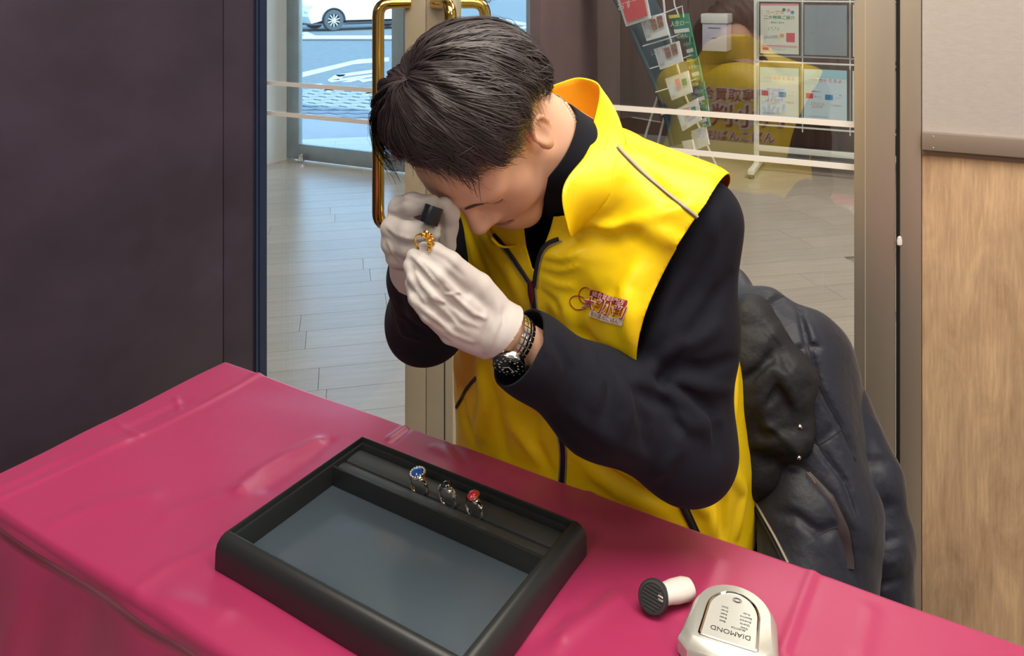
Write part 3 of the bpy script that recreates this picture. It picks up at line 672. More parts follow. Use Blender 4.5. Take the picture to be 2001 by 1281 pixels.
tb = thing('folding_table', 'long folding table hidden under the crimson satin cloth', 'table', (0, 0, 0))
MB().box((.012, .012, .69), (TL - .012, TW - .012, .7165), MT, .003).build('tabletop', mat('table_board', (.5, .45, .4), .5), tb)
for a_ in (.12, TL - .12):
    for b_ in (.05, TW - .05): MB().tube([tab(a_, b_, .69), tab(a_, b_, .005)], .0125, 10).build('leg', M_chrome, tb)
    MB().tube([tab(a_, .05, .12), tab(a_, TW - .05, .12)], .009, 8).build('brace', M_chrome, tb)
# creases of the cloth in table coordinates, read from the photograph
def tc_(u, v): return np.array(t_of(u, v, .72))
creases = [  # (points, height, width)
    ([(520, 728), (390, 800), (270, 858), (130, 920), (0, 980)], .0035, .008),
    ([(520, 728), (505, 720)], .002, .006),
    ([(226, 830), (272, 858)], .003, .005), ([(343, 780), (352, 806)], .003, .005),
    ([(240, 870), (120, 900), (0, 960)], .003, .015), ([(360, 790), (250, 840)], -.003, .012),
    ([(800, 832), (760, 862)], .004, .006), ([(810, 832), (768, 868)], -.003, .006),
    ([(620, 868), (560, 895), (510, 925), (470, 960)], .007, .014), ([(640, 870), (600, 905), (520, 955)], -.003, .014),
    ([(470, 965), (400, 985), (330, 1010)], .002, .02), ([(120, 1020), (200, 990), (290, 975)], .003, .02),
    ([(330, 1180), (430, 1210)], .004, .02), ([(250, 1170), (330, 1110), (410, 1080)], .002, .012),
    ([(900, 905), (850, 880)], .003, .012), ([(880, 870), (905, 905)], -.003, .01), ([(1160, 960), (1120, 1000)], .003, .01),
    ([(1130, 1180), (1090, 1270)], .003, .012), ([(1180, 1160), (1080, 1230), (1000, 1281)], -.004, .016), ([(1200, 1170), (1100, 1250)], .004, .012),
    ([(1400, 1100), (1380, 1150), (1330, 1200)], .003, .014), ([(1590, 1125), (1560, 1200), (1530, 1281)], .0035, .008), ([(1600, 1130), (1575, 1200), (1550, 1281)], -.002, .008),
    ([(1700, 1200), (1680, 1281)], .002, .012), ([(940, 920), (1000, 950)], .002, .02)]
cr = [([tc_(*p) for p in pts], h, w) for pts, h, w in creases]
D1, D2 = .66, .13
aa = np.concatenate([np.arange(-D1, -.012, .0125), np.arange(-.012, .012, .0015), np.arange(.012, 1.26, .0042), np.arange(1.26, TL + D1, .02)])
bb = np.concatenate([np.arange(-D2, -.012, .014), np.arange(-.012, .010, .0018), np.arange(.010, TW - .012, .0042), np.arange(TW - .012, TW + .012, .0015), np.arange(TW + .012, TW + D1, .0115)])
na, nb_ = len(aa), len(bb); AA, BB = np.meshgrid(aa, bb, indexing='ij')
ac = np.clip(AA, TR, TL - TR); bc = np.clip(BB, TR, TW - TR); ea = AA - ac; eb = BB - bc; d = np.hypot(ea, eb); dd = np.maximum(d, 1e-9)
ua, ub = ea / dd, eb / dd; arc = TR * math.pi / 2
on = np.where(d < arc, TR * np.sin(d / TR), TR); dn = np.where(d < arc, TR * (1 - np.cos(np.minimum(d, arc) / TR)), TR + (d - arc))
fall = np.clip((d - arc) / .5, 0, 1)
q = ac + (bc - TW) * (ac < TR * 1.01) + np.arctan2(-ea, np.maximum(eb, 1e-9)) * -.06
amp = .065 * fall ** .7
fold = amp * (.5 + .5 * np.sin(q * 34 + 1.6 * np.sin(q * 11 + .6) + 1.2)) + .012 * fall * np.sin(q * 71 + dn * 9)
fold = np.where(BB < 0, fold * .15, fold)
out = on + fold + .03 * fall * (BB > 0)
Xa = ac + ua * out; Xb = bc + ub * out; Z = .7205 - dn
zt = np.zeros_like(Z); pt = np.stack([AA, BB], -1).reshape(-1, 2)
for pts, h, w in cr:
    best = np.full(len(pt), 9.)
    for i in range(len(pts) - 1):
        p0, p1 = pts[i], pts[i + 1]; dv = p1 - p0; t = np.clip(((pt - p0) @ dv) / (dv @ dv), 0, 1); best = np.minimum(best, np.linalg.norm(pt - p0 - t[:, None] * dv, axis=1))
    zt += (.85 * h * np.exp(-(best / (w * .8)) ** 2)).reshape(zt.shape)
zt += .0012 * (np.sin(AA * 19 + 2 * np.sin(BB * 11)) * np.sin(BB * 23 + 1.5 * np.sin(AA * 8)))
# keep the cloth flat where the tray and tools rest
Z = Z + np.clip(zt, -.004, .0075) * np.clip(1 - d / .02, 0, 1) + .0035 * np.clip(1 - d / .02, 0, 1)
CR = np.stack([Xa, Xb, Z], -1).reshape(-1, 3)
MTn = np.array(MT); CRw = CR @ MTn[:3, :3].T + MTn[:3, 3]
idx = np.arange(na * nb_).reshape(na, nb_); Qf = np.stack([idx[:-1, :-1], idx[1:, :-1], idx[1:, 1:], idx[:-1, 1:]], -1).reshape(-1, 4)
me = to_mesh('tablecloth', CRw, Qf); link('tablecloth', me, M_satin, label='crimson pink satin tablecloth draped over the long table', cat='tablecloth')
TZ = .7245     # where things rest on the cloth

# ------------------------------------------------------------------ jewellery tray
M_leather = mat('black_leatherette', (.018, .021, .022), .42, spec=.5, bump=.12, bscale=420, bdist=.0006); M_leath2 = mat('grey_velvet_board', (.070, .095, .120), .20, spec=1.0, bump=.05, bscale=600, bdist=.0004)
M_pad = mat('slate_ring_pad', (.040, .046, .048), .36, spec=.6, bump=.06, bscale=420, bdist=.0005)
rimz = .040
def tr_(u, v, z=TZ + rimz):
    Y = (H - z) * F / (v - V0); return Vector(((u - CX) / F * Y, Y, 0))
c_fl, c_fr, c_nl = tr_(708, 855), tr_(1117, 1018), tr_(458, 1040)
tx_ = (c_fr - c_fl); TRL = tx_.length; tx_.normalize(); ty_ = Vector((-tx_.y, tx_.x, 0)) * -1; TRW = (c_nl - c_fl).dot(ty_)
MR = Matrix(((tx_.x, ty_.x, 0, c_fl.x), (tx_.y, ty_.y, 0, c_fl.y), (0, 0, 1, TZ), (0, 0, 0, 1)))
tray = thing('jewellery_tray', 'black leatherette jewellery tray with padded rim lying on crimson cloth', 'tray')
def ringframe(prof, L_, W_, th_=1):     # profile (outward offset, z) swept round the rectangle 0..L_, 0..W_, corners mitred
    vs = []; fs = []; n = len(prof)
    for cx_, cy_, sx, sy in ((0, 0, -th_, -th_), (L_, 0, 1, -th_), (L_, W_, 1, 1), (0, W_, -th_, 1)):
        for o_, z in prof: vs.append(MR @ Vector((cx_ + sx * o_, cy_ + sy * o_, z)))
    for i in range(4):
        for k in range(n): fs.append((i * n + k, i * n + (k + 1) % n, ((i + 1) % 4) * n + (k + 1) % n, ((i + 1) % 4) * n + k))
    return vs, fs
pr = [(0, 0), (0, rimz - .001), (.001, rimz), (.003, rimz + .001), (.007, rimz + .0006), (.012, rimz - .003), (.016, rimz - .009), (.018, rimz - .017), (.0185, .002), (.0180, 0)]
MB().add(*ringframe(pr, TRL, TRW, .30)).build('rim', M_leather, tray)
pr2 = [(-.0045, .004), (-.0045, rimz - .007), (-.004, rimz - .006), (-.0005, rimz - .006), (-.0005, .004)]
MB().add(*ringframe(pr2, TRL, TRW)).build('inner_lining', M_leather, tray)
bx = lambda a, b, c, d, z0, z1, bev=.0012: MB().box((a, c, z0), (b, d, z1), MR, bev)
bx(.0, TRL, 0, TRW, .002, .006).build('base_board', M_leath2, tray)
dv0, dv1 = .062, .067
bx(.004, TRL - .004, dv0, dv1, .006, .033, .0015).build('divider', M_leather, tray)
# ring pads: two rolls with a slot between
def roll(y0, y1, z, name):
    n = 10; vs = []; fs = []; prof = [(y0, .006)] + [(y0 + (y1 - y0) * (.5 - .5 * math.cos(math.pi * k / n)), z - .006 + .006 * math.sin(math.pi * k / n) ** .5) for k in range(n + 1)] + [(y1, .006)]
    for x in (.005, TRL - .005):
        for y, zz in prof: vs.append(MR @ Vector((x, y, zz)))
    m_ = len(prof)
    for k in range(m_ - 1): fs.append((k, k + 1, m_ + k + 1, m_ + k))
    fs += [tuple(range(m_)), tuple(range(m_, 2 * m_))]
    MB().add(vs, fs).build(name, M_pad, tray)
roll(.0055, .0385, .029, 'ring_pad'); roll(.0395, .0615, .028, 'ring_pad')
# rings standing in the slot
M_silver = mat('silver', (.80, .79, .76), .14, 1); M_gold = mat('yellow_gold', (.90, .55, .12), .16, 1)
def gem_mat(n, c): return mat(n, c, .06, 0, .8, coat=1)
def ring(name, label, M, style, mm, gm, group=None):
    """band in the local xz plane, stone on top (+z)"""
    t = thing(name, label, 'ring', M.translation, 0, group); inv = Matrix.Translation(-t.location)
    def part(mb, nm, m): o = mb.build(nm, m, t); o.matrix_parent_inverse = inv; return o
    R = .0093; n = 40; vs = []; fs = []; pr = 8
    for i in range(n):
        a = 2 * math.pi * i / n; up = max(0, math.sin(a)); w = .0013 + .0016 * up ** 3; th = .0010 + .0009 * up ** 2
        for k in range(pr):
            b = 2 * math.pi * k / pr; rr = R + th * math.cos(b); vs.append(M @ Vector((rr * math.cos(a), w * math.sin(b) * 1.3, rr * math.sin(a))))
    for i in range(n):
        for k in range(pr): fs.append((i * pr + k, i * pr + (k + 1) % pr, ((i + 1) % n) * pr + (k + 1) % pr, ((i + 1) % n) * pr + k))
    part(MB().add(vs, fs), 'band', mm)
    S = M @ Matrix.Translation((0, 0, R + .0005))
    if style == 'halo':
        sc = Matrix.Diagonal((1.0, 1.12, 1, 1))
        part(MB().lathe([(.0035, 0), (.0068, .0006), (.0075, .0020), (.0068, .0030), (.0050, .0031)], 28, S @ sc), 'setting', mm)
        mb = MB()
        for k in range(16):
            a = 2 * math.pi * k / 16; mb.lathe([(.0008, 0), (.0009, .0004), (.0004, .0009)], 6, S @ Matrix.Translation((.006 * math.cos(a), .0067 * math.sin(a), .0028)))
        part(mb, 'pave_stone', mat('clear_stone', (.9, .9, .9), .05, .3))
        part(MB().lathe([(.0048, .0024), (.0046, .0038), (.003, .0048), (.0008, .005)], 10, S @ sc), 'gemstone', gm)
    elif style == 'oval':
        sc = Matrix.Diagonal((.9, 1.15, 1, 1))
        part(MB().lathe([(.002, -.001), (.0056, .0010), (.0058, .0022), (.0046, .0024)], 24, S @ sc), 'setting', mm)
        part(MB().lathe([(.0050, .0020), (.0048, .0034), (.0036, .0047), (.0016, .0054), (.0003, .0055)], 20, S @ sc), 'gemstone', gm)
    elif style == 'cross':
        mb = MB()
        for k in range(5):
            a = math.pi * (k - 2) / 7 + math.pi / 2
            for sy in (-.0022, .0022): mb.tube([M @ Vector((R * math.cos(a - .25), sy, R * math.sin(a - .25) + .001)), M @ Vector((R * 1.18 * math.cos(a), -sy * .4, R * 1.18 * math.sin(a) + .001)), M @ Vector((R * math.cos(a + .25), -sy, R * math.sin(a + .25) + .001))], .0009, 6)
        mb.lathe([(.003, 0), (.0048, .0012), (.0046, .0026)], 20, S); part(mb, 'setting', mm)
        part(MB().lathe([(.0040, .0020), (.0038, .0034), (.0022, .0046), (.0004, .0048)], 12, S), 'gemstone', gm)
    elif style == 'nugget':
        mb = MB(); rs = random.Random(3)
        for k in range(46):
            a = math.pi / 2 + rs.uniform(-1.0, 1.0); y = rs.uniform(-.0048, .0048); rr = R + rs.uniform(.0004, .0030) * (1 - abs(a - math.pi / 2) * .5)
            q = rs.uniform(.0010, .0019); mb.lathe([(q * .3, -q), (q, -q * .3), (q, q * .3), (q * .3, q)], 6, M @ Matrix.Translation((rr * math.cos(a), y, rr * math.sin(a))) @ Matrix.Rotation(rs.uniform(0, 3), 4, 'X') @ Matrix.Rotation(rs.uniform(0, 3), 4, 'Y'))
        part(mb, 'textured_top', mm)
    return t
GR = 'rings standing in the tray slot'
def slot_ring(u, tilt, *a, **k):
    # x in tray coordinates where sight line through pixel column u crosses the slot line
    best = min(np.linspace(0, TRL, 2000), key=lambda x: abs(CX + F * (MR @ Vector((x, .039, 0))).x / (MR @ Vector((x, .039, 0))).y - u))
    M = MR @ Matrix.Translation((best, .039, .036)) @ Matrix.Rotation(math.radians(tilt - 20), 4, 'Z') @ Matrix.Rotation(math.radians(-8), 4, 'X') @ Matrix.Scale(1.5, 4)
    return M
ring('ring', 'silver ring with faceted blue stone in a pale halo', slot_ring(818, 20, 0), 'halo', M_silver, gem_mat('blue_stone', (.01, .09, .42)), GR)
ring('ring', 'silver woven-band ring with small dark stone', slot_ring(875, 25, 0), 'cross', M_silver, gem_mat('dark_stone', (.012, .012, .016)), GR)
ring('ring', 'silver ring with smooth round red stone', slot_ring(927, 28, 0), 'oval', M_silver, gem_mat('red_stone', (.65, .03, .05)), GR)

# ------------------------------------------------------------------ small tools on the cloth at the right
def on_cloth(u, v, z=TZ): Y = (H - z) * F / (v - V0); return Vector(((u - CX) / F * Y, Y, z))
# silver tester with arched window
M_silp = mat('satin_silver_plastic', (.60, .61, .57), .30, .55); M_cream2 = mat('pale_silver_face', (.62, .64, .60), .35, .3); M_blk = mat('black_print', (.03, .03, .03), .5)
g0 = on_cloth(1427, 1143); g1 = on_cloth(1418, 1281); ax = (g1 - g0); ax.z = 0; ax.normalize(); ang_ = math.atan2(ax.y, ax.x)
zt_ = .026; top_c = on_cloth(1430, 1150, TZ + zt_)
MDv = Matrix.Translation((top_c.x + .010, top_c.y + .008, TZ)) @ Matrix.Rotation(ang_ + math.pi / 2 - math.radians(5), 4, 'Z')    # local -y towards the camera, +x to the right, origin at the far rim
tester = thing('gem_tester', 'silver dome-shaped gem tester with black lettering on crimson cloth', 'instrument')
def dome(w_top, w_bot, R_, L_, n=20, cut=0):
    pts = [(w_top * math.sin(t), -R_ + R_ * math.cos(t)) for t in [(-math.pi / 2) + math.pi * k / n for k in range(n + 1)]]
    pts = [(x * 1.0, y) for x, y in pts]
    return pts + [(w_bot, -L_ + cut), (w_bot - cut, -L_), (-w_bot + cut, -L_), (-w_bot, -L_ + cut)]
def loft(polys, M):
    n = len(polys[0][0]); vs = []; fs = []
    for poly, z in polys: vs += [M @ Vector((x, y, z)) for x, y in poly]
    for i in range(len(polys) - 1):
        for k in range(n): fs.append((i * n + k, i * n + (k + 1) % n, (i + 1) * n + (k + 1) % n, (i + 1) * n + k))
    fs += [tuple(range(n))[::-1], tuple((len(polys) - 1) * n + k for k in range(n))]; return MB().add(vs, fs)
def off(poly, d): 
    cxm = 0; cym = sum(p[1] for p in poly) / len(poly); return [(x * (1 - d / .05), cym + (y - cym) * (1 - d / .05)) for x, y in poly]
D0 = dome(.0465, .052, .046, .104, cut=.012)
loft([(off(D0, .002), 0), (D0, .002), (D0, .016), (off(D0, .0015), .019), (off(D0, .006), .0245), (off(D0, .008), zt_)], MDv).build('housing', M_silp, tester)
D1_ = [(x * .62, -.0165 + y * .72) for x, y in dome(.0465, .050, .046, .104, cut=.004)]
D2_ = [(x * .55, -.0185 + y * .685) for x, y in dome(.0465, .050, .046, .104, cut=.004)]
loft([(D1_, zt_ - .004), (D1_, zt_ + .0014), ([((a[0] + b[0]) / 2, (a[1] + b[1]) / 2) for a, b in zip(D1_, D2_)], zt_ + .0022), (D2_, zt_ + .0008), (D2_, zt_ - .004)], MDv).build('chrome_bezel', M_chrome, tester)
loft([(D2_, zt_ - .002), (D2_, zt_ + .0009)], MDv).build('face_plate', M_cream2, tester)
F0 = MDv @ Matrix.Translation((.002, 0, zt_ + .0011)) 
def tester_text(body, size, x, y, rot=math.pi):
    o = link('lettering', text_mesh(body, size, F0 @ Matrix.Translation((x, y, 0)) @ Matrix.Rotation(rot, 4, 'Z'), .00008, offset=.0000), M_blk, tester)
tester_text('DIAMOND', .0088, -.001, -.076)
tester_text('SELECTOR', .0032, .006, -.068)
for k, (t1, t2) in enumerate((('Ruby', 'Gold'), ('Sapphire', 'Silver'), ('Emerald', 'Steel'), ('Quartz', 'Brass'), ('Glass', 'Base'))):
    tester_text(t1, .0036, .012, -.044 - k * .0052 + .0, ); tester_text(t2, .0036, -.011, -.043 - k * .0052)
mb = MB()
for r_ in (.0022, .0034): mb.tube([F0 @ Vector((r_ * 1.4 * math.cos(t), -.028 + r_ * math.sin(t), .0002)) for t in [k * math.pi / 8 for k in range(16)]], .00025, 4, closed=True)
mb.build('emblem', M_blk, tester)
# white loupe with ridged black end
lp0 = on_cloth(1277, 1172); M_ivory = mat('ivory_plastic', (.70, .66, .62), .35); M_rub = mat('black_ridged_rubber', (.025, .027, .03), .5)
lo_ = thing('hand_loupe', 'ivory plastic hand loupe with ridged black round end lying on cloth', 'loupe', (0, 0, 0))
pa = on_cloth(1277, 1195) + Vector((0, 0, .0175)); pb = on_cloth(1352, 1168) + Vector((0, 0, .013)); dr = (pb - pa).normalized()
ups = Vector((0, 0, 1)); sx_ = dr.cross(ups).normalized(); uu_ = sx_.cross(dr)
ML = Matrix(((sx_.x, uu_.x, dr.x, pa.x), (sx_.y, uu_.y, dr.y, pa.y), (sx_.z, uu_.z, dr.z, pa.z), (0, 0, 0, 1)))
# black disc faces the camera side
MLd = Matrix.Translation(pa) @ Vector((-.35, -.75, .45)).normalized().to_track_quat('Z', 'Y').to_matrix().to_4x4()
MB().lathe([(.004, -.006), (.0160, -.006), (.0172, -.004), (.0172, .003), (.0160, .0052), (.0135, .0056), (.0130, .0048), (.001, .0048)], 36, MLd).build('black_end', M_rub, lo_)
mb = MB()
for k in range(-3, 4): 
    w = math.sqrt(max(0, .0122 ** 2 - (k * .0034) ** 2)); mb.box((-w, k * .0034 - .0008, .0046), (w, k * .0034 + .0008, .0060), MLd @ Matrix.Rotation(-.2, 4, 'Z'), .0004)
mb.build('grip_ridge', M_rub, lo_)
Lh = (pb - pa).length
MB().lathe([(.008, .001), (.0118, .004), (.0120, Lh * .35), (.0135, Lh * .55), (.0135, Lh * .8), (.0110, Lh * .95), (.006, Lh), (.001, Lh)], 28, ML @ Matrix.Diagonal((1.05, .85, 1, 1))).build('ivory_handle', M_ivory, lo_)
# ------------------------------------------------------------------ the seated man
T0 = time.time()
M_skin = mat('skin', (.72, .42, .29), .48, spec=.4, sss=.12, noise=.05, nscale=30, bump=.05, bscale=500, bdist=.0004)
M_hair = mat('dark_brown_hair', (.022, .015, .017), .38, spec=.6, noise=.35, nscale=40)
M_strand = mat('dark_brown_hair_lock', (.034, .024, .026), .42, spec=.6, var=0)
M_black = mat('black_knit', (.010, .011, .018), .85, spec=.15, sheen=.03, bump=.25, bscale=700, bdist=.0006)
M_yellow = mat('yellow_nylon', (.93, .66, .006), .40, spec=.4, bump=.25, bscale=20, bdist=.006)
M_inner_shade = mat('orange_inner_shade', (.78, .20, .01), .6)  # inside of the yellow vest: shade and show-through glow painted as dark orange
M_glove = mat('white_cotton_glove', (.57, .53, .515), .8, sheen=.2, bump=.12, bscale=500, bdist=.0005)
M_trou = mat('black_trousers', (.012, .012, .014), .8)
M_tape = mat('black_zip_tape', (.012, .012, .016), .6); M_pipe = mat('silver_grey_piping', (.30, .27, .22), .45, .2)

# head frame: f forward, l his left, u up
hp, hr, hy = math.radians(64), math.radians(6), 0
Fb = (PF * math.cos(hy) - PL * math.sin(hy)).normalized(); Lb = Vector((-Fb.y, Fb.x, 0))
Fh = (Fb * math.cos(hp) - Vector((0, 0, 1)) * math.sin(hp)).normalized(); U0 = (Fb * math.sin(hp) + Vector((0, 0, 1)) * math.cos(hp)).normalized()
Uh = (U0 * math.cos(hr) - Lb * math.sin(hr)).normalized(); Lh_ = Uh.cross(Fh).normalized() * 1
if Lh_.dot(Lb) < 0: Lh_ = -Lh_
HC = P(945, 257, 1.04); HS = 1.03
RH = np.array([Lh_, Fh, Uh])
def Hd(l, f, u): return HC + (Lh_ * l + Fh * f + Uh * u) * HS
def hel(c, r): return EL(Hd(*c), [x * HS for x in r], RH)
neck_base = P(1108, 318, 1.13)
sh_l, el_l, wr_l = P(1352, 436, 1.075), P(1330, 868, 1.02), P(1018, 668, .955)
sh_r, el_r, wr_r = Wd(-.185, .125, 1.12), P(832, 628, 1.19), P(812, 500, 1.015)
chest = Wd(0, .10, 1.02); belly = Wd(0, .03, .80); hipc = Wd(0, -.02, .56)
head_p = [hel((0, -.018, .030), (.074, .094, .086)), hel((0, .030, -.030), (.060, .060, .078)), hel((0, .055, .030), (.058, .036, .045)),
          RC(Hd(.048, .005, -.062), Hd(.018, .070, -.108), .018 * HS, .015 * HS), RC(Hd(-.048, .005, -.062), Hd(-.018, .070, -.108), .018 * HS, .015 * HS),
          RC(Hd(-.012, .074, -.109), Hd(.012, .074, -.109), .0165 * HS), RC(Hd(.040, .052, -.022), Hd(.030, .060, -.058), .022 * HS), RC(Hd(-.040, .052, -.022), Hd(-.030, .060, -.058), .022 * HS),
          RC(Hd(0, .075, -.085), Hd(0, .070, -.06), .026 * HS), RC(Hd(.014, .087, .014), Hd(.046, .072, .016), .0085 * HS), RC(Hd(-.014, .087, .014), Hd(-.046, .072, .016), .0085 * HS)]
nose_p = [RC(Hd(0, .088, .008), Hd(0, .108, -.034), .0075 * HS, .0105 * HS), RC(Hd(0, .108, -.036), Hd(0, .104, -.041), .0115 * HS), RC(Hd(.0125, .097, -.043), Hd(.011, .092, -.043), .0078 * HS), RC(Hd(-.0125, .097, -.043), Hd(-.011, .092, -.043), .0078 * HS)]
lip_p = [RC(Hd(-.019, .086, -.0685), Hd(0, .0945, -.0655), .0045 * HS), RC(Hd(.019, .086, -.0685), Hd(0, .0945, -.0655), .0045 * HS), RC(Hd(-.012, .090, -.0765), Hd(.012, .090, -.0765), .0058 * HS)]
eye_p = [EL(Hd(s * .031, .0745, -.004), (.0155 * HS, .011 * HS, .0105 * HS), RH) for s in (-1, 1)]
neck_p = [RC(Hd(0, -.030, -.050), neck_base, .052, .058), RC(Hd(0, -.045, -.02), Wd(0, .10, 1.17), .046, .055)]
fh = blend(head_p + neck_p, .022); fn = blend(nose_p, .008); fl_ = blend(lip_p, .005)
sock = [EL(Hd(s * .031, .092, -.002), (.017 * HS, .013 * HS, .010 * HS), RH) for s in (-1, 1)]
nost = [EL(Hd(s * .007, .103, -.0515), (.0035, .005, .003), RH) for s in (-1, 1)]
mouthcut = [RC(Hd(-.022, .0895, -.0715), Hd(0, .0985, -.0705), .0014), RC(Hd(.022, .0895, -.0715), Hd(0, .0985, -.0705), .0014)]
lidline = [RC(Hd(s * .019, .0865, -.0095), Hd(s * .031, .0885, -.0115), .0010) for s in (-1, 1)] + [RC(Hd(s * .031, .0885, -.0115), Hd(s * .045, .078, -.0095), .0010) for s in (-1, 1)]
# ears
er = []
for s in (-1, 1):
    Re = np.array([(Lh_ * s * .95 - Fh * .30).normalized(), (Fh * .95 + Lh_ * s * .30).normalized(), Uh])
    c = Hd(s * .079, -.008, -.008)
    er.append((EL(c, (.0075, .0185, .031), Re), EL(Hd(s * .088, -.004, -.004), (.0065, .0105, .019), Re), RC(Hd(s * .077, .001, -.034), Hd(s * .076, .002, -.026), .0065)))
    er[-1] += ([RC(Hd(s * (.083 + .004 * math.sin(t)), -.008 - .016 * math.cos(t * 1.0) * 1.0 if 0 else -.008 + .0165 * math.cos(t), -.006 + .027 * math.sin(t)), Hd(s * (.083 + .004 * math.sin(t + .5)), -.008 + .0165 * math.cos(t + .5), -.006 + .027 * math.sin(t + .5)), .0032) for t in [.4 + .5 * k for k in range(7)]],)
leg_p = [RC(Wd(.09, -.02, .53), Wd(.13, .38, .50), .075, .055), RC(Wd(-.09, -.02, .53), Wd(-.13, .38, .50), .075, .055),
         RC(Wd(.13, .38, .50), Wd(.13, .36, .10), .052, .036), RC(Wd(-.13, .38, .50), Wd(-.13, .36, .10), .052, .036),
         RC(Wd(.13, .33, .05), Wd(.14, .50, .035), .032, .022), RC(Wd(-.13, .33, .05), Wd(-.14, .50, .035), .032, .022)]
body_p = [EL(chest, (.145, .095, .15), np.array([PL, PF, Vector((0, 0, 1))])), EL(belly, (.13, .09, .16), np.array([PL, PF, Vector((0, 0, 1))])), EL(hipc, (.15, .11, .12), np.array([PL, PF, Vector((0, 0, 1))])),
          RC(neck_base, sh_l, .045, .042), RC(neck_base, sh_r, .045, .042), RC(sh_l, el_l, .046, .034), RC(sh_r, el_r, .046, .034),
          RC(el_l, wr_l, .036, .0245), RC(el_r, wr_r, .036, .0245)] + leg_p
# hands: (points px, Y) chains
def ch(pts, rs): return [RC(P(*pts[i]), P(*pts[i + 1]), rs[i], rs[i + 1]) for i in range(len(pts) - 1)]
hand_l = []
hand_l += ch([(985, 640, .950), (935, 562, .938)], [.025, .017]) + ch([(982, 652, .945), (905, 592, .928)], [.025, .018]) + ch([(976, 662, .945), (892, 622, .924)], [.024, .017]) + ch([(970, 672, .948), (884, 648, .925)], [.021, .0145])
hand_l += ch([(935, 562, .938), (880, 514, .924), (850, 492, .927), (829, 487, .934)], [.0165, .0128, .0108, .0088])
hand_l += ch([(905, 592, .928), (855, 540, .913), (824, 513, .918), (808, 500, .930)], [.0155, .0122, .0102, .0084])
hand_l += ch([(892, 622, .924), (842, 574, .908), (814, 543, .914), (801, 518, .926)], [.0145, .0116, .0098, .0082])
hand_l += ch([(884, 648, .925), (840, 612, .908), (814, 582, .912), (804, 552, .924)], [.0135, .0106, .0092, .0078])
hand_l += ch([(978, 626, .962), (930, 560, .968), (880, 520, .960), (838, 494, .948)], [.022, .0165, .0125, .010])
hand_r = []
hand_r += ch([wr_px := (812, 505, 1.012), (800, 420, 1.018)], [.026, .021]) + ch([(812, 505, 1.012), (795, 455, 1.012)], [.026, .022]) + ch([(815, 500, 1.012), (850, 440, 1.02)], [.026, .024])
hand_r += ch([(805, 405, 1.018), (783, 408, .985), (806, 398, .962), (842, 398, .958)], [.019, .0150, .0125, .0105])
hand_r += ch([(796, 438, 1.010), (770, 446, .978), (800, 452, .955), (845, 452, .950)], [.018, .0150, .0130, .0110])
hand_r += ch([(792, 468, 1.005), (768, 475, .978), (800, 484, .958), (842, 482, .954)], [.017, .0140, .0125, .0105])
hand_r += ch([(800, 494, 1.002), (776, 500, .982), (804, 508, .966), (838, 503, .960)], [.015, .0125, .0110, .0095])
hand_r += ch([(838, 470, 1.005), (872, 442, .992), (878, 418, .980), (868, 402, .968)], [.020, .0150, .0125, .0105]) + ch([(872, 480, .99), (868, 450, .985)], [.013, .014])
def shrunk(prims, d): return [RC(Vector(q.a), Vector(q.b), max(.004, q.ra - d), max(.004, q.rb - d)) for q in prims]
f_body2 = blend(body_p, .03); f_hl = blend(shrunk(hand_l, .0035), .006); f_hr = blend(shrunk(hand_r, .0035), .006)
f_head_bb = (A(HC), .22)
def near(p, c, r): return np.linalg.norm(p.mean(axis=0) - A(c)) < r
def f_person(p):
    d = smin(f_body2(p), RC(neck_base, Hd(0, -.03, -.05), .055, .05)(p), .03)
    if near(p, HC, .30):
        h = fh(p); h = smin(h, fn(p), .010)
        for s in sock: h = smax(h, -s(p), .010)
        for e in eye_p: h = smin(h, e(p), .004)
        h = smin(h, fl_(p), .006)
        for n in nost: h = smax(h, -n(p), .002)
        for n in mouthcut: h = smax(h, -n(p), .003)
        for n in lidline: h = smax(h, -n(p), .0015)
        for a, b, c, rim in er:
            e = smin(smax(a(p), -b(p), .005), c(p), .008)
            for r_ in rim: e = smin(e, r_(p), .003)
            h = smin(h, e, .006)
        d = smin(d, h, .02)
    if near(p, P(900, 590, .93), .3): d = smin(d, f_hl(p), .008)
    if near(p, P(820, 450, .98), .3): d = smin(d, f_hr(p), .008)
    return d
def f_face_detail(p): return f_person(p)
V, Q = sdf_arrays(f_person, (-.36, .74, .0), (.50, 1.52, 1.46), .0032)
me = to_mesh('person', V, Q); me.materials.append(M_skin)
person = link('person', me, None, None, label='young man in yellow sleeveless vest bent over table, peering at a gold ring', cat='person')
def wear(name, V, Q, m, label=None, f=None, th=None, mats=None):
    if th: V, Q = solid(V, Q, f, th)
    me = to_mesh(name, V, Q); me.materials.append(m); return link(name, me, None, person, label=label)

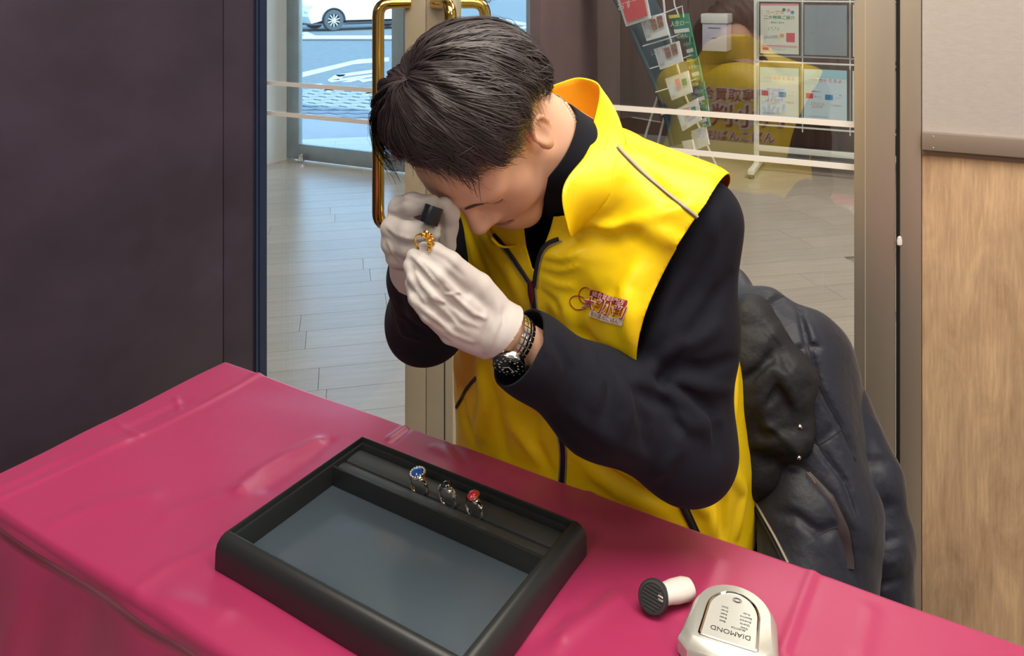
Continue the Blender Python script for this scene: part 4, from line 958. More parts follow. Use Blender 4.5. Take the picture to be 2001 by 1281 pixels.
# ---- gloves
def px(pts, Y): return [P(u, v, Y) for u, v in pts]
gl_b = blend(hand_l + ch([(980, 645, .948), (1012, 664, .953)], [.034, .036]), .0035)
def tfs(L, f): return [(tp(p, f), a, w) for p, a, w in L]
gl_f = folds(gl_b, tfs([([(812, 494), (838, 508), (864, 527), (893, 556), (915, 578)], -.0085, .0025), ([(802, 508), (822, 530), (848, 560), (875, 588), (900, 610)], -.0085, .0025), ([(802, 530), (816, 560), (838, 592), (862, 616), (884, 634)], -.0085, .0025), ([(840, 492), (870, 508), (905, 540)], -.003, .003),([(820, 505), (850, 545), (872, 568), (900, 578)], -.0035, .0022), ([(868, 560), (900, 590), (925, 612), (950, 622)], .0040, .0024), ([(866, 566), (898, 597), (922, 619), (946, 630)], -.0025, .002),
    ([(843, 583), (880, 590), (903, 622), (935, 638)], .0036, .0022), ([(845, 592), (872, 598), (896, 630), (915, 642)], -.0030, .002), ([(812, 590), (840, 612), (888, 655)], .0036, .0026), ([(822, 612), (856, 636), (880, 652)], -.003, .0022), ([(845, 580), (880, 574), (910, 568)], .0026, .002),
    ([(805, 520), (815, 560), (845, 588)], -.0035, .0024), ([(860, 640), (905, 660), (925, 668)], .0034, .0026), ([(850, 650), (880, 672)], -.003, .003), ([(880, 540), (905, 570), (908, 600)], -.002, .003), ([(795, 540), (802, 580), (815, 610)], .002, .003),
    ([(960, 588), (958, 620), (935, 680)], -.002, .004), ([(975, 594), (975, 628), (950, 690)], .0026, .003), ([(984, 600), (985, 630), (962, 692)], -.002, .0025), ([(930, 560), (945, 600), (925, 650)], -.0018, .005)], gl_b))
gl_f2 = wob(gl_f, .0004, 70, 3)
cwl = (wr_l - P(925, 590, .94)).normalized()
cpl = P(981, 650, .947)
cut_l = lambda p: (A(cpl) - p) @ A(cwl)
V, Q = sdf_arrays(gl_f2, A(P(900, 590, .93)) - .15, A(P(900, 590, .93)) + .15, .0018, 8); V, Q = clip_arrays(V, Q, gl_f2, cut_l)
wear('glove', V, Q, M_glove, f=gl_f2, th=.0012)
gr_b = blend(hand_r + ch([(812, 500, 1.012), (818, 548, 1.045)], [.034, .036]), .006)
gr_f = folds(gr_b, tfs([([(762, 418), (785, 424), (815, 432)], -.0035, .0024), ([(754, 438), (775, 458), (800, 466), (830, 468)], .003, .0022), ([(757, 452), (775, 470), (800, 478)], -.003, .0022), ([(757, 470), (770, 500), (785, 510)], .003, .0024), ([(755, 480), (765, 500), (778, 514)], -.003, .0022),
    ([(790, 384), (820, 392), (850, 384)], .0025, .003), ([(768, 405), (790, 392), (812, 388)], -.002, .003), ([(860, 395), (862, 440), (868, 480)], -.0025, .003), ([(840, 455), (865, 452), (885, 446)], -.002, .0025)], gr_b))
gr_f2 = wob(gr_f, .0006, 70, 9)
cwr = (P(818, 548, 1.045) - P(812, 500, 1.012)).normalized(); cpr = P(815, 530, 1.033)
cut_r = lambda p: (A(cpr) - p) @ A(cwr)
V, Q = sdf_arrays(gr_f2, A(P(820, 450, .99)) - .13, A(P(820, 450, .99)) + .13, .0021, 8); V, Q = clip_arrays(V, Q, gr_f2, cut_r)
wear('glove', V, Q, M_glove, f=gr_f2, th=.0012)

# ---- sweater
ax3 = np.array([PL, PF, Vector((0, 0, 1))])
arm_l = [RC(sh_l, P(1340, 640, 1.05), .064, .062), RC(P(1340, 640, 1.05), P(1336, 868, 1.02), .062, .062), RC(P(1336, 872, 1.018), P(1170, 785, .985), .060, .056), RC(P(1170, 785, .985), P(1035, 690, .957), .056, .044), RC(P(1035, 690, .957), P(1014, 676, .953), .042, .040)]
arm_r = [RC(sh_r, el_r, .064, .056), RC(el_r, P(830, 545, 1.07), .054, .044), RC(P(830, 545, 1.07), P(816, 520, 1.03), .042, .038)]
neckring = [RC(Hd(.0, -.045, -.075) * .35 + neck_base * .65, neck_base, .062, .075)]
tor_in = [EL(chest, (.175, .115, .17), ax3), EL(belly, (.165, .105, .20), ax3), EL(hipc, (.175, .125, .12), ax3), RC(neck_base, sh_l, .052, .056), RC(neck_base, sh_r, .052, .056)]
sw = blend(arm_l + arm_r + tor_in, .03)
# black funnel collar round the neck, aligned with the neck
nk0 = neck_base; nk1 = Hd(0, -.03, -.055); nkd = (nk1 - nk0).normalized(); nkl = (nk1 - nk0).length
col_c = RC(nk0 - nkd * .02, nk0 + nkd * .055, .076, .068)
sw1 = lambda p: smin(sw(p), col_c(p), .02)
sl_f = tfs([([(1425, 540), (1330, 690), (1280, 760)], -.007, .009), ([(1400, 640), (1310, 690), (1240, 745)], .008, .010), ([(1240, 762), (1300, 790), (1340, 850)], -.009, .008), ([(1250, 745), (1340, 785), (1395, 860)], .008, .009),
    ([(1330, 760), (1390, 800), (1405, 880)], -.008, .007), ([(1150, 690), (1172, 740), (1160, 810)], .006, .008), ([(1165, 695), (1190, 740), (1182, 810)], -.005, .006), ([(1090, 668), (1112, 720), (1100, 785)], -.005, .006), ([(1060, 655), (1075, 700), (1060, 760)], .004, .006),
    ([(1210, 740), (1228, 800), (1215, 860)], .007, .009), ([(1240, 780), (1262, 830), (1262, 880)], -.006, .007), ([(1285, 930), (1325, 880), (1335, 830)], .006, .008), ([(1330, 540), (1290, 640), (1255, 700)], .007, .010), ([(1420, 440), (1360, 560), (1290, 640)], -.005, .010),
    ([(1435, 700), (1380, 720), (1300, 715)], -.006, .008), ([(1430, 760), (1370, 755), (1300, 735)], .006, .008), ([(1120, 810), (1180, 850), (1270, 900)], .004, .010), ([(1390, 400), (1400, 470), (1390, 540)], .004, .010), ([(1410, 820), (1350, 830), (1290, 790)], .006, .008), ([(780, 570), (790, 620), (830, 650)], -.004, .006), ([(772, 600), (790, 650), (840, 668)], .004, .006)], sw1)
sl_f = [(q, a * 1.5, w) for q, a, w in sl_f]
sw2 = wob(folds(sw1, sl_f), .0012, 26, 5)
ncut = lambda p: .050 - (p - A(nk0)) @ A(nkd) + .0 * p[:, 0]
wl_c = P(1004, 668, .952); wl_d = (el_l - wl_c).normalized(); wr_c = P(817, 522, 1.03); wr_d = (el_r - wr_c).normalized()
wl_e = P(1008, 684, .953)
def sw_cut(p):
    a = (p - A(wl_e)) @ A(wl_d) + np.where(np.linalg.norm(p - A(wl_e), axis=1) < .09, 0, 9)
    b = (p - A(wr_c)) @ A(wr_d) + np.where(np.linalg.norm(p - A(wr_c), axis=1) < .09, 0, 9)
    c = ncut(p) + np.where(np.linalg.norm(p - A(nk0 + nkd * .06), axis=1) < .11, 0, 9)
    return np.minimum(np.minimum(a, b), np.minimum(c, p[:, 2] - .52))
V, Q = sdf_arrays(sw2, (-.34, .80, .48), (.52, 1.52, 1.36), .0036); V, Q = clip_arrays(V, Q, sw2, sw_cut)
wear('sweater', V, Q, M_black, f=sw2, th=.003)
# trousers and shoes (under the table)
V, Q = sdf_arrays(blend([RC(Vector(q.a), Vector(q.b), q.ra + .012, q.rb + .016) for q in leg_p[:4]] + [EL(hipc, (.17, .13, .13), ax3)], .03), (-.3, .7, .08), (.5, 1.5, .74), .008)
wear('trousers', V, Q, M_trou)
for s in (.13, -.13):
    V, Q = sdf_arrays(blend([RC(Wd(s, .31, .055), Wd(s * 1.05, .50, .042), .046, .040), RC(Wd(s, .33, .06), Wd(s, .345, .10), .046, .044)], .03), A(Wd(s, .40, .06)) - .2, A(Wd(s, .40, .06)) + .2, .006); wear('shoe', np.maximum(V, A((-9, -9, .002))), Q, M_trou)

# ---- vest: trunk from stations (z, centre f, half width, half depth)
ST = A([(.50, .000, .250, .185, -.035), (.60, -.005, .250, .180, -.036), (.72, .005, .248, .172, -.040), (.80, .022, .240, .168, -.038), (.90, .055, .218, .165, -.022), (1.00, .095, .202, .162, -.008), (1.08, .120, .195, .148, 0), (1.13, .130, .185, .125, 0), (1.18, .135, .155, .09, 0)])
PFn, PLn, POn = A(PF), A(PL), A(PO)
def trunk(p):
    z = np.clip(p[:, 2], .5, 1.18); q = p - POn; l = q @ PLn; f = q @ PFn
    cf = np.interp(z, ST[:, 0], ST[:, 1]); a = np.interp(z, ST[:, 0], ST[:, 2]); b = np.interp(z, ST[:, 0], ST[:, 3])
    cl = np.interp(z, ST[:, 0], ST[:, 4]); u = np.abs(l - cl) / a; w = np.abs(f - cf) / b; n = 2.5; rho = (u ** n + w ** n + 1e-12) ** (1 / n)
    d = (rho - 1) * np.minimum(a, b) * .88
    return np.maximum(d, p[:, 2] - 1.16) * .9
vsh = [RC(neck_base + PF * -.01, sh_l + Vector((0, 0, .005)), .070, .078), RC(neck_base + PF * -.01, sh_r, .070, .078), RC(Wd(.0, .07, 1.10), Wd(0, .11, 1.0), .12, .13), RC(P(1330, 430, 1.060), P(1270, 590, 1.050), .062, .062), RC(P(1270, 590, 1.050), P(1225, 720, 1.055), .062, .05)]
vs_f = blend(vsh, .03)
v0_ = lambda p: smin(trunk(p), vs_f(p), .035)
vfold = tfs([([(1255, 470), (1215, 560), (1235, 650), (1250, 720)], .010, .014), ([(1130, 640), (1170, 690), (1225, 712)], -.009, .011), ([(1105, 600), (1130, 670), (1190, 735)], .008, .012), ([(1065, 590), (1090, 690), (1150, 745)], -.008, .010), ([(1290, 560), (1260, 640), (1245, 710)], -.008, .010),
    ([(1110, 435), (1200, 445), (1290, 420), (1350, 400)], .008, .007), ([(1120, 460), (1200, 470), (1250, 455)], -.007, .010), ([(1090, 490), (1160, 440), (1215, 400)], -.006, .008), ([(1215, 440), (1250, 480), (1200, 560), (1150, 590)], -.007, .013), ([(1250, 430), (1330, 480), (1340, 540), (1290, 620)], .009, .012), ([(1330, 450), (1300, 540), (1260, 590)], -.007, .009),
    ([(1225, 290), (1180, 400), (1110, 450)], .006, .010), ([(1250, 320), (1300, 385), (1340, 400)], -.005, .010), ([(1060, 500), (1100, 505), (1130, 490)], .004, .004), ([(1058, 520), (1095, 528), (1130, 520)], .004, .004), ([(1056, 540), (1090, 556), (1120, 560)], .004, .004), ([(1056, 565), (1085, 590), (1100, 620)], -.004, .005),
    ([(905, 430), (930, 500), (960, 560)], -.008, .008), ([(890, 450), (915, 540), (940, 590)], .007, .009), ([(940, 455), (990, 520), (1030, 600)], .006, .010), ([(935, 700), (950, 780), (930, 860)], .012, .012), ([(955, 740), (975, 830), (985, 880)], -.010, .010), ([(990, 750), (1005, 830), (1060, 900)], .008, .012), ([(1040, 780), (1040, 860), (1075, 920)], -.009, .010),
    ([(900, 770), (905, 820), (930, 870)], -.007, .010), ([(1110, 820), (1180, 890), (1260, 950)], .008, .010), ([(1130, 870), (1200, 925), (1280, 970)], -.008, .009), ([(1150, 920), (1210, 960), (1300, 1000)], .006, .010),
    ([(1440, 640), (1435, 760), (1428, 860)], .007, .009), ([(1430, 870), (1405, 930), (1390, 1010)], -.008, .008), ([(1420, 910), (1450, 960), (1440, 1040)], .009, .008), ([(1385, 930), (1410, 980), (1412, 1050)], -.006, .007), ([(1345, 965), (1385, 1000), (1395, 1045)], .006, .009)], v0_)
vf = wob(crumple(folds(v0_, vfold), .0016, 17, 8, (1, 1, .7)), .0018, 11, 21, (1, 1, .6))
fN = blend([col_c, RC(nk0, Hd(0, -.03, -.05), .07, .07)], .02)
# armholes: round the shoulder joints, open along the arm
def armhole(p, sh, side):
    c = sh + PL * side * .012; n = (PL * side * .93 + PF * .30 + Vector((0, 0, .12))).normalized(); e1 = (Vector((0, 0, 1)) - n * n.z).normalized(); e2 = n.cross(e1)
    q = p - A(c); a = q @ A(n); x = q @ A(e2); y = q @ A(e1) + .035
    r = np.sqrt((x / .068) ** 2 + (y / .104) ** 2) - 1
    return np.where(a > -.11, r * .085, .2)
zipt = [P(1048, 560, 1.05)]
vb = Wd(.012, .24, .985)       # foot of the open V at the front
def vneck(p):
    q = p - POn; l = q @ PLn - .0; f = q @ PFn; z = p[:, 2]
    w = .004 + .30 * np.clip(z - 1.05, 0, .2)
    return np.where((f > .06) & (z > 1.02), np.maximum(np.abs(l + .012) - w, (1.05 - z) * .6), .2)
aA, aC = P(1416, 366, 1.08), P(1243, 722, 1.0); aD = (-PF - PL * .02).normalized(); aN = (aC - aA).cross(aD).normalized()
if aN.dot(PL) < 0: aN = -aN
def armhole_l(p):
    q = p - A(aA); t = np.clip((aA.z - p[:, 2]) / (aA.z - aC.z), 0, 1)
    return np.maximum(-(q @ A(aN)) - .014 * np.sin(np.pi * t), .957 - p[:, 2])
def neckhole(p):
    q = p - A(nk0); t = q @ A(nkd); r = np.linalg.norm(q - t[:, None] * A(nkd), axis=1)
    return np.where(t > -.06, r - .083, .2)
hem = lambda p: p[:, 2] - .556 - .02 * np.sin((p - POn) @ PLn * 9)
sideslit = lambda p: p[:, 2] * 0 + 1
def v_cut(p): return np.minimum(np.minimum(armhole_l(p), armhole(p, sh_r, -1)), np.minimum(np.minimum(vneck(p), neckhole(p)), hem(p)))
V, Q = sdf_arrays(vf, (-.20, .84, .50), (.56, 1.58, 1.36), .0042); V, Q = clip_arrays(V, Q, vf, v_cut)
nq = len(Q); vest = wear('vest', V, Q, M_yellow, f=vf, th=.0022); vest.data.materials.append(M_inner_shade)
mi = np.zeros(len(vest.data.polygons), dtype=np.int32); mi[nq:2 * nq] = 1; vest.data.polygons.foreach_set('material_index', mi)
print('cloth sdf', time.time() - T0)
# ---- collar of the vest
def catmull(pts, n):
    pts = [Vector(p) for p in pts]; out = []; m = len(pts) - 1
    for i in range(n + 1):
        t = i / n * m; k = min(int(t), m - 1); f_ = t - k
        p0, p1, p2, p3 = pts[max(k - 1, 0)], pts[k], pts[k + 1], pts[min(k + 2, m)]
        out.append(.5 * ((2 * p1) + (p2 - p0) * f_ + (2 * p0 - 5 * p1 + 4 * p2 - p3) * f_ ** 2 + (3 * p1 - p0 - 3 * p2 + p3) * f_ ** 3))
    return out
top = catmull([P(958, 470, 1.085), P(955, 420, 1.16), P(975, 320, 1.24), P(1030, 205, 1.275), P(1085, 164, 1.27), P(1130, 153, 1.25), P(1170, 163, 1.195), P(1164, 230, 1.12), P(1146, 300, 1.06), P(1100, 372, 1.012), P(1110, 448, .998)], 80)
bot = catmull([P(985, 500, 1.075), P(958, 470, 1.15), P(970, 380, 1.24), P(1020, 275, 1.28), P(1085, 228, 1.27), P(1150, 222, 1.25), P(1215, 255, 1.19), P(1222, 310, 1.12), P(1202, 375, 1.065), P(1158, 425, 1.015), P(1118, 462, .992)], 80)
vs = []; fs = []; K = 8
bsn = shrink_to(vf, bot, -.0015)
_uv = [(CX + p.x / p.y * F, V0 + (H - p.z) / p.y * F) for p in bot]; _q, _ok = trace_many(_uv, v0_)
for i in range(46, 81):
    if _ok[i]: bsn[i] = _q[i] + (A((0, 0, H)) - _q[i]) * .001
cen = neck_base
for i in range(81):
    b = Vector(bsn[i]); t = top[i]
    for k in range(K + 1):
        s_ = k / K; p = b * (1 - s_) + t * s_; outd = (p - cen); outd -= nkd * outd.dot(nkd); outd.normalize()
        p = p + outd * (.006 * math.sin(math.pi * s_) + .0018 * math.sin(i * .55 + k * .6) * s_); vs.append(p)
for i in range(80):
    for k in range(K): a = i * (K + 1) + k; fs.append((a, a + K + 1, a + K + 2, a + 1))
V = np.array([A(v) for v in vs]); Q = np.array(fs)
cn = A(cen); nm = []
# thickness towards the neck
axd = A(nkd); q = V - cn; q = q - (q @ axd)[:, None] * axd; q /= np.linalg.norm(q, axis=1)[:, None]; n = len(V)
E_ = np.concatenate([Q[:, [0, 1]], Q[:, [1, 2]], Q[:, [2, 3]], Q[:, [3, 0]]]); key = E_[:, 0].astype(np.int64) * n + E_[:, 1]; rk = E_[:, 1].astype(np.int64) * n + E_[:, 0]; bd = E_[~np.isin(key, rk)]
V2 = np.concatenate([V, V - q * .003]); Q2 = np.concatenate([Q, Q[:, ::-1] + n, np.stack([bd[:, 1], bd[:, 0], bd[:, 0] + n, bd[:, 1] + n], -1)])
me = to_mesh('collar', V2, Q2); me.materials.append(M_yellow); me.materials.append(mat('amber_collar_glow', (.90, .40, .01), .5)); mi = np.zeros(len(me.polygons), dtype=np.int32); mi[len(Q):2 * len(Q)] = 1; me.polygons.foreach_set('material_index', mi)  # collar's inner side: light glowing through the yellow, painted amber
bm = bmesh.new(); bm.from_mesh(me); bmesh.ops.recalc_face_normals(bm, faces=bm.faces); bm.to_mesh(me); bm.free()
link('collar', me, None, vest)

# ---- zips and piping laid on the vest
def on_vest(pts, Yg, lift, n=24, f=None):
    c = catmull([P(u, v, Yg) for u, v in pts], n); f = f or vf
    q0, ok = trace_many([(CX + p.x / p.y * F, V0 + (H - p.z) / p.y * F) for p in c], f); r = q0[ok]
    if not len(r): return []
    q = shrink_to(f, r, lift, 2); return [Vector(x) for x in q]
def strip(name, pts, m, lift, r, sq, parent=None, label=None, n=30):
    c = on_vest(pts, 1.05, lift, n); mb = MB(); 
    if len(c) > 2:
        nv = grad(vf, A(c[0])[None])[0]; mb.tube(c, r, 8, up=Vector(nv), sq=sq)
        return mb.build(name, m, parent or vest, label=label)
zl = [(1040, 556), (1044, 600), (1050, 650), (1062, 720), (1080, 800), (1100, 870), (1098, 950)]
strip('zip', zl, M_tape, .0010, .0045, (.25, 1.0)); strip('piping', [(u + 6, v) for u, v in zl], M_pipe, .0012, .0012, (1, 1)); strip('piping', [(u - 6, v) for u, v in zl], M_pipe, .0012, .0012, (1, 1))
strip('zip', [(966, 458), (990, 485), (1015, 520), (1036, 552)], M_tape, .0012, .0028, (.6, 1.0)); strip('piping', [(961, 461), (986, 490), (1011, 524), (1034, 557)], M_pipe, .0012, .0011, (1, 1))
strip('zip', [(1092, 466), (1070, 476), (1056, 496), (1048, 530), (1044, 560)], M_tape, .0015, .0028, (.6, 1.0)); strip('piping', [(1098, 470), (1074, 482), (1060, 500), (1053, 532), (1050, 562)], M_pipe, .0014, .0011, (1, 1))
strip('piping', [(1207, 286), (1250, 330), (1300, 372), (1364, 424)], M_pipe, .0010, .0019, (.6, 1)); strip('piping', [(1205, 289), (1248, 333), (1298, 375), (1361, 427)], mat('brown_seam', (.10, .06, .02), .6), .0008, .0011, (1, 1))
strip('pocket_zip', [(1322, 966), (1338, 1000), (1358, 1040)], M_tape, .0012, .0042, (.4, 1)); strip('pocket_zip', [(1334, 966), (1348, 1000), (1366, 1040)], M_tape, .0010, .0016, (.5, 1))
strip('pocket_zip', [(930, 738), (912, 760), (893, 795)], M_tape, .0012, .0028, (.5, 1))
z0_ = on_vest([(1038, 548), (1040, 572), (1042, 590)], 1.05, .003, 6)
MB().tube(z0_, [.0032, .004, .0045, .0045, .004, .0032, .002][:len(z0_)], 8).build('zip_slider', mat('dark_red_slider', (.08, .01, .015), .4), vest)

# ---- lettering on the vest
M_lr = mat('crimson_print', (.30, .012, .025), .5); M_lw = mat('pale_pink_print', (.86, .62, .58), .5); M_lw2 = mat('white_print', (.85, .80, .74), .5)
def px_map(u0, v0, ang, Ys):
    ca_, sa_ = math.cos(ang), math.sin(ang)
    def f(x, y):   # local px units, y up
        return u0 + x * ca_ + y * sa_, v0 + x * sa_ - y * ca_
    return f
def lay(me, mp, f, lift, Yf):
    n = len(me.vertices); c = np.empty(n * 3); me.vertices.foreach_get('co', c); c = c.reshape(-1, 3); out = []
    for x, y, z in c:
        u, v = mp(x, y); out.append(A(P(u, v, Yf(u, v))))
    q = shrink_to(f, out, lift, 8); me.vertices.foreach_set('co', q.astype(np.float32).ravel()); me.update(); return me
def plane_fit(f, pts):
    B = []; 
    for u, v in pts:
        h = trace(u, v, f); B.append((u, v, h.y))
    B = A(B); M_ = np.c_[B[:, :2], np.ones(len(B))]; k = np.linalg.lstsq(M_, B[:, 2], rcond=None)[0]; return lambda u, v: float(k[0] * u + k[1] * v + k[2])
Yf = plane_fit(vf, [(1125, 580), (1225, 620), (1160, 560), (1180, 640), (1140, 610), (1210, 590)])
mp = px_map(1183, 601, math.radians(15), None)
def emblem(body, size, x, y, m, lift, offset=0, mpf=None, f=None, Y=None, parent=None, spacing=1, nm='lettering', dy=0):
    c = bpy.data.curves.new('l', 'FONT'); c.body = body; c.size = size; c.align_x = 'CENTER'; c.align_y = 'CENTER'; c.offset = offset; c.space_character = spacing; c.resolution_u = 2
    o = bpy.data.objects.new('l', c); COL.objects.link(o); me = bpy.data.meshes.new_from_object(o.evaluated_get(bpy.context.evaluated_depsgraph_get())); bpy.data.objects.remove(o); me.materials.clear()
    me.transform(Matrix.Translation((x, y, 0))); me.transform(Matrix.Diagonal((.92, 1.12, 1, 1)))
    lay(me, mpf or mp, f or vf, lift, Y or Yf); return link(nm, me, m, parent or vest)
def pad(x0, x1, y0, y1, m, lift, mpf=None, f=None, Y=None, r=4, nm='logo_backing'):
    me = bpy.data.meshes.new(nm); nx, ny = 22, 5; vs = []
    for i in range(nx + 1):
        for j in range(ny + 1): 
            yy = y0 + (y1 - y0) * j / ny; xx = x0 + (x1 - x0) * i / nx
            e = (i in (0, nx)) * (j in (0, ny)) * .3; vs.append((xx + (e * r if i == 0 else -e * r), yy, 0))
    me.from_pydata(vs, [], [(i * (ny + 1) + j, (i + 1) * (ny + 1) + j, (i + 1) * (ny + 1) + j + 1, i * (ny + 1) + j + 1) for i in range(nx) for j in range(ny)])
    lay(me, mpf or mp, f or vf, lift, Y or Yf); return link(nm, me, m, vest)
pad(-38, 38, 11, 25, M_lr, .0014)
emblem('総合買取専門店', 10.5, 0, 16.5, M_lw, .0022, .1)
pad(-30, 42, -25, -12, M_lw2, .0014)
emblem('大判小判', 23.5, -1, -1.5, M_lw, .0026, 1.4); emblem('大判小判', 23.5, -1, -1.5, M_lr, .0036, .0)
emblem('おおばんこばん', 9.5, 5, -16.5, M_lr, .0022, 0)
mb = MB()
for cx_, cy_, rx, ry, tl in ((-44, 12, 11, 17, .35), (-54, -3, 12, 16, .9)):
    pts = []
    for k in range(28):
        a_ = 2 * math.pi * k / 28; x = rx * math.cos(a_); y = ry * math.sin(a_); pts.append((cx_ + x * math.cos(tl) - y * math.sin(tl), cy_ + x * math.sin(tl) + y * math.cos(tl)))
    w3 = [A(P(*mp(x, y), Yf(*mp(x, y)))) for x, y in pts]; w3 = shrink_to(vf, w3, .0006, 6); mb = MB().tube([Vector(p) for p in w3], .0006, 5, closed=True); mb.build('coin_outline', M_lr, vest)
# the same mark, large, across the shoulders at the back (seen mirrored in the glass)
def back_pt(x, z): return Wd(-x, -.35, z)
def lay_back(me, cx_, cz, lift):
    n = len(me.vertices); c = np.empty(n * 3); me.vertices.foreach_get('co', c); c = c.reshape(-1, 3); d = A(PF)
    p = np.array([A(Wd(0, 0, 0))] * n) + np.outer(-(-c[:, 0] - cx_) * -1, A(PL)) * 1.0; p[:, 2] = cz + c[:, 1]; p = p - d * .30
    for _ in range(40): p = p + d * (vf(p) * .8)[:, None]
    me.vertices.foreach_set('co', shrink_to(vf, p, lift, 2).astype(np.float32).ravel()); me.update()
def back_text(body, size, dx, z, m, lift, offset):
    c = bpy.data.curves.new('l', 'FONT'); c.body = body; c.size = size; c.align_x = 'CENTER'; c.align_y = 'CENTER'; c.offset = offset; c.resolution_u = 2
    o = bpy.data.objects.new('l', c); COL.objects.link(o); me = bpy.data.meshes.new_from_object(o.evaluated_get(bpy.context.evaluated_depsgraph_get())); bpy.data.objects.remove(o); me.materials.clear()
    me.transform(Matrix.Scale(-1, 4, (1, 0, 0))); me.flip_normals(); lay_back(me, dx, z, lift); link('lettering', me, m, vest)
for body, size, dz in (('総合買取専門店', .036, .058), ('大判小判', .066, .0), ('おおばんこばん', .030, -.052)):
    back_text(body, size, 0, 1.075 + dz, M_lw2, .0012, size * .09); back_text(body, size, 0, 1.075 + dz, M_lr, .0020, size * .01)

# ---- hair: a full cap and a few thousand locks combed away from the crown
HR = A([.0765, .0965, .0885]) * HS; HO = A(Hd(0, -.018, .030))
pole = A([-.38, -.08, .92]); pole /= np.linalg.norm(pole)
e1_ = A([0, 1, 0]) - pole * pole[1]; e1_ /= np.linalg.norm(e1_); e2_ = np.cross(e1_, pole)     # e1: to the front, e2: to his left
if e2_[0] < 0: e2_ = -e2_
TH = np.radians([-180, -150, -125, -105, -85, -65, -50, -35, -15, 5, 20, 35, 50, 65, 80, 100, 115, 130, 150, 180])
PE_ = np.radians([130, 126, 112, 84, 72, 62, 54, 50, 50, 54, 62, 82, 98, 106, 106, 108, 122, 134, 138, 130])
TK = A([.012, .015, .022, .036, .044, .042, .034, .026, .022, .024, .027, .028, .028, .028, .029, .030, .031, .029, .022, .012])
def phi_end(th): return np.interp((th + np.pi) % (2 * np.pi) - np.pi, TH, PE_)
def thick(th): return np.interp((th + np.pi) % (2 * np.pi) - np.pi, TH, TK)
def tk_at(th, S): w = np.clip(S * 1.5, 0, 1); w = w * w * (3 - 2 * w); return .023 + (thick(th) - .023) * w
def scalp(th, ph, offs):
    d = (np.cos(ph)[..., None] * pole + np.sin(ph)[..., None] * (np.cos(th)[..., None] * e1_ + np.sin(th)[..., None] * e2_))
    k = 1 / np.sqrt((d ** 2 / HR ** 2).sum(-1)); r = k + offs
    return HO + (d * r[..., None]) @ RH
nt_, nph = 200, 64; th = np.linspace(-np.pi, np.pi, nt_, endpoint=False); T_, S_ = np.meshgrid(th, np.linspace(0, 1, nph), indexing='ij')
Pm = S_ * (phi_end(T_) - .03 + .05 * np.sin(T_ * 17) * S_); prof = np.minimum(1, S_ * 3 + .45) * np.clip((1.02 - S_) * 5, .12, 1) ** .5
sw_ = T_ + .5 * S_
O_ = tk_at(T_, S_) * prof * .90 + (.0030 * np.sin(sw_ * 11 + 3 * np.sin(sw_ * 3 + S_ * 4)) + .0020 * np.sin(sw_ * 23 + 2 * np.sin(S_ * 6)) + .0012 * np.sin(sw_ * 47 + 3)) * np.clip(S_ * 3, 0, 1)
Vh = scalp(T_ + .10 * np.sin(T_) * S_, Pm, O_).reshape(-1, 3); ix = np.arange(nt_ * nph).reshape(nt_, nph)
Qh = [(ix[i, k], ix[(i + 1) % nt_, k], ix[(i + 1) % nt_, k + 1], ix[i, k + 1]) for i in range(nt_) for k in range(nph - 1)]
me = to_mesh('hair', Vh, np.array(Qh)[:, ::-1]); me.materials.append(M_hair)
bm = bmesh.new(); bm.from_mesh(me); bmesh.ops.remove_doubles(bm, verts=bm.verts, dist=1e-5); bmesh.ops.recalc_face_normals(bm, faces=bm.faces); bm.to_mesh(me); bm.free()
hair = link('hair', me, None, person, label='tousled dark brown hair hanging over the forehead')
rs = np.random.RandomState(4); NS = 7600; SEG = 12; VV = []; QQ = []; base = 0
tips = []
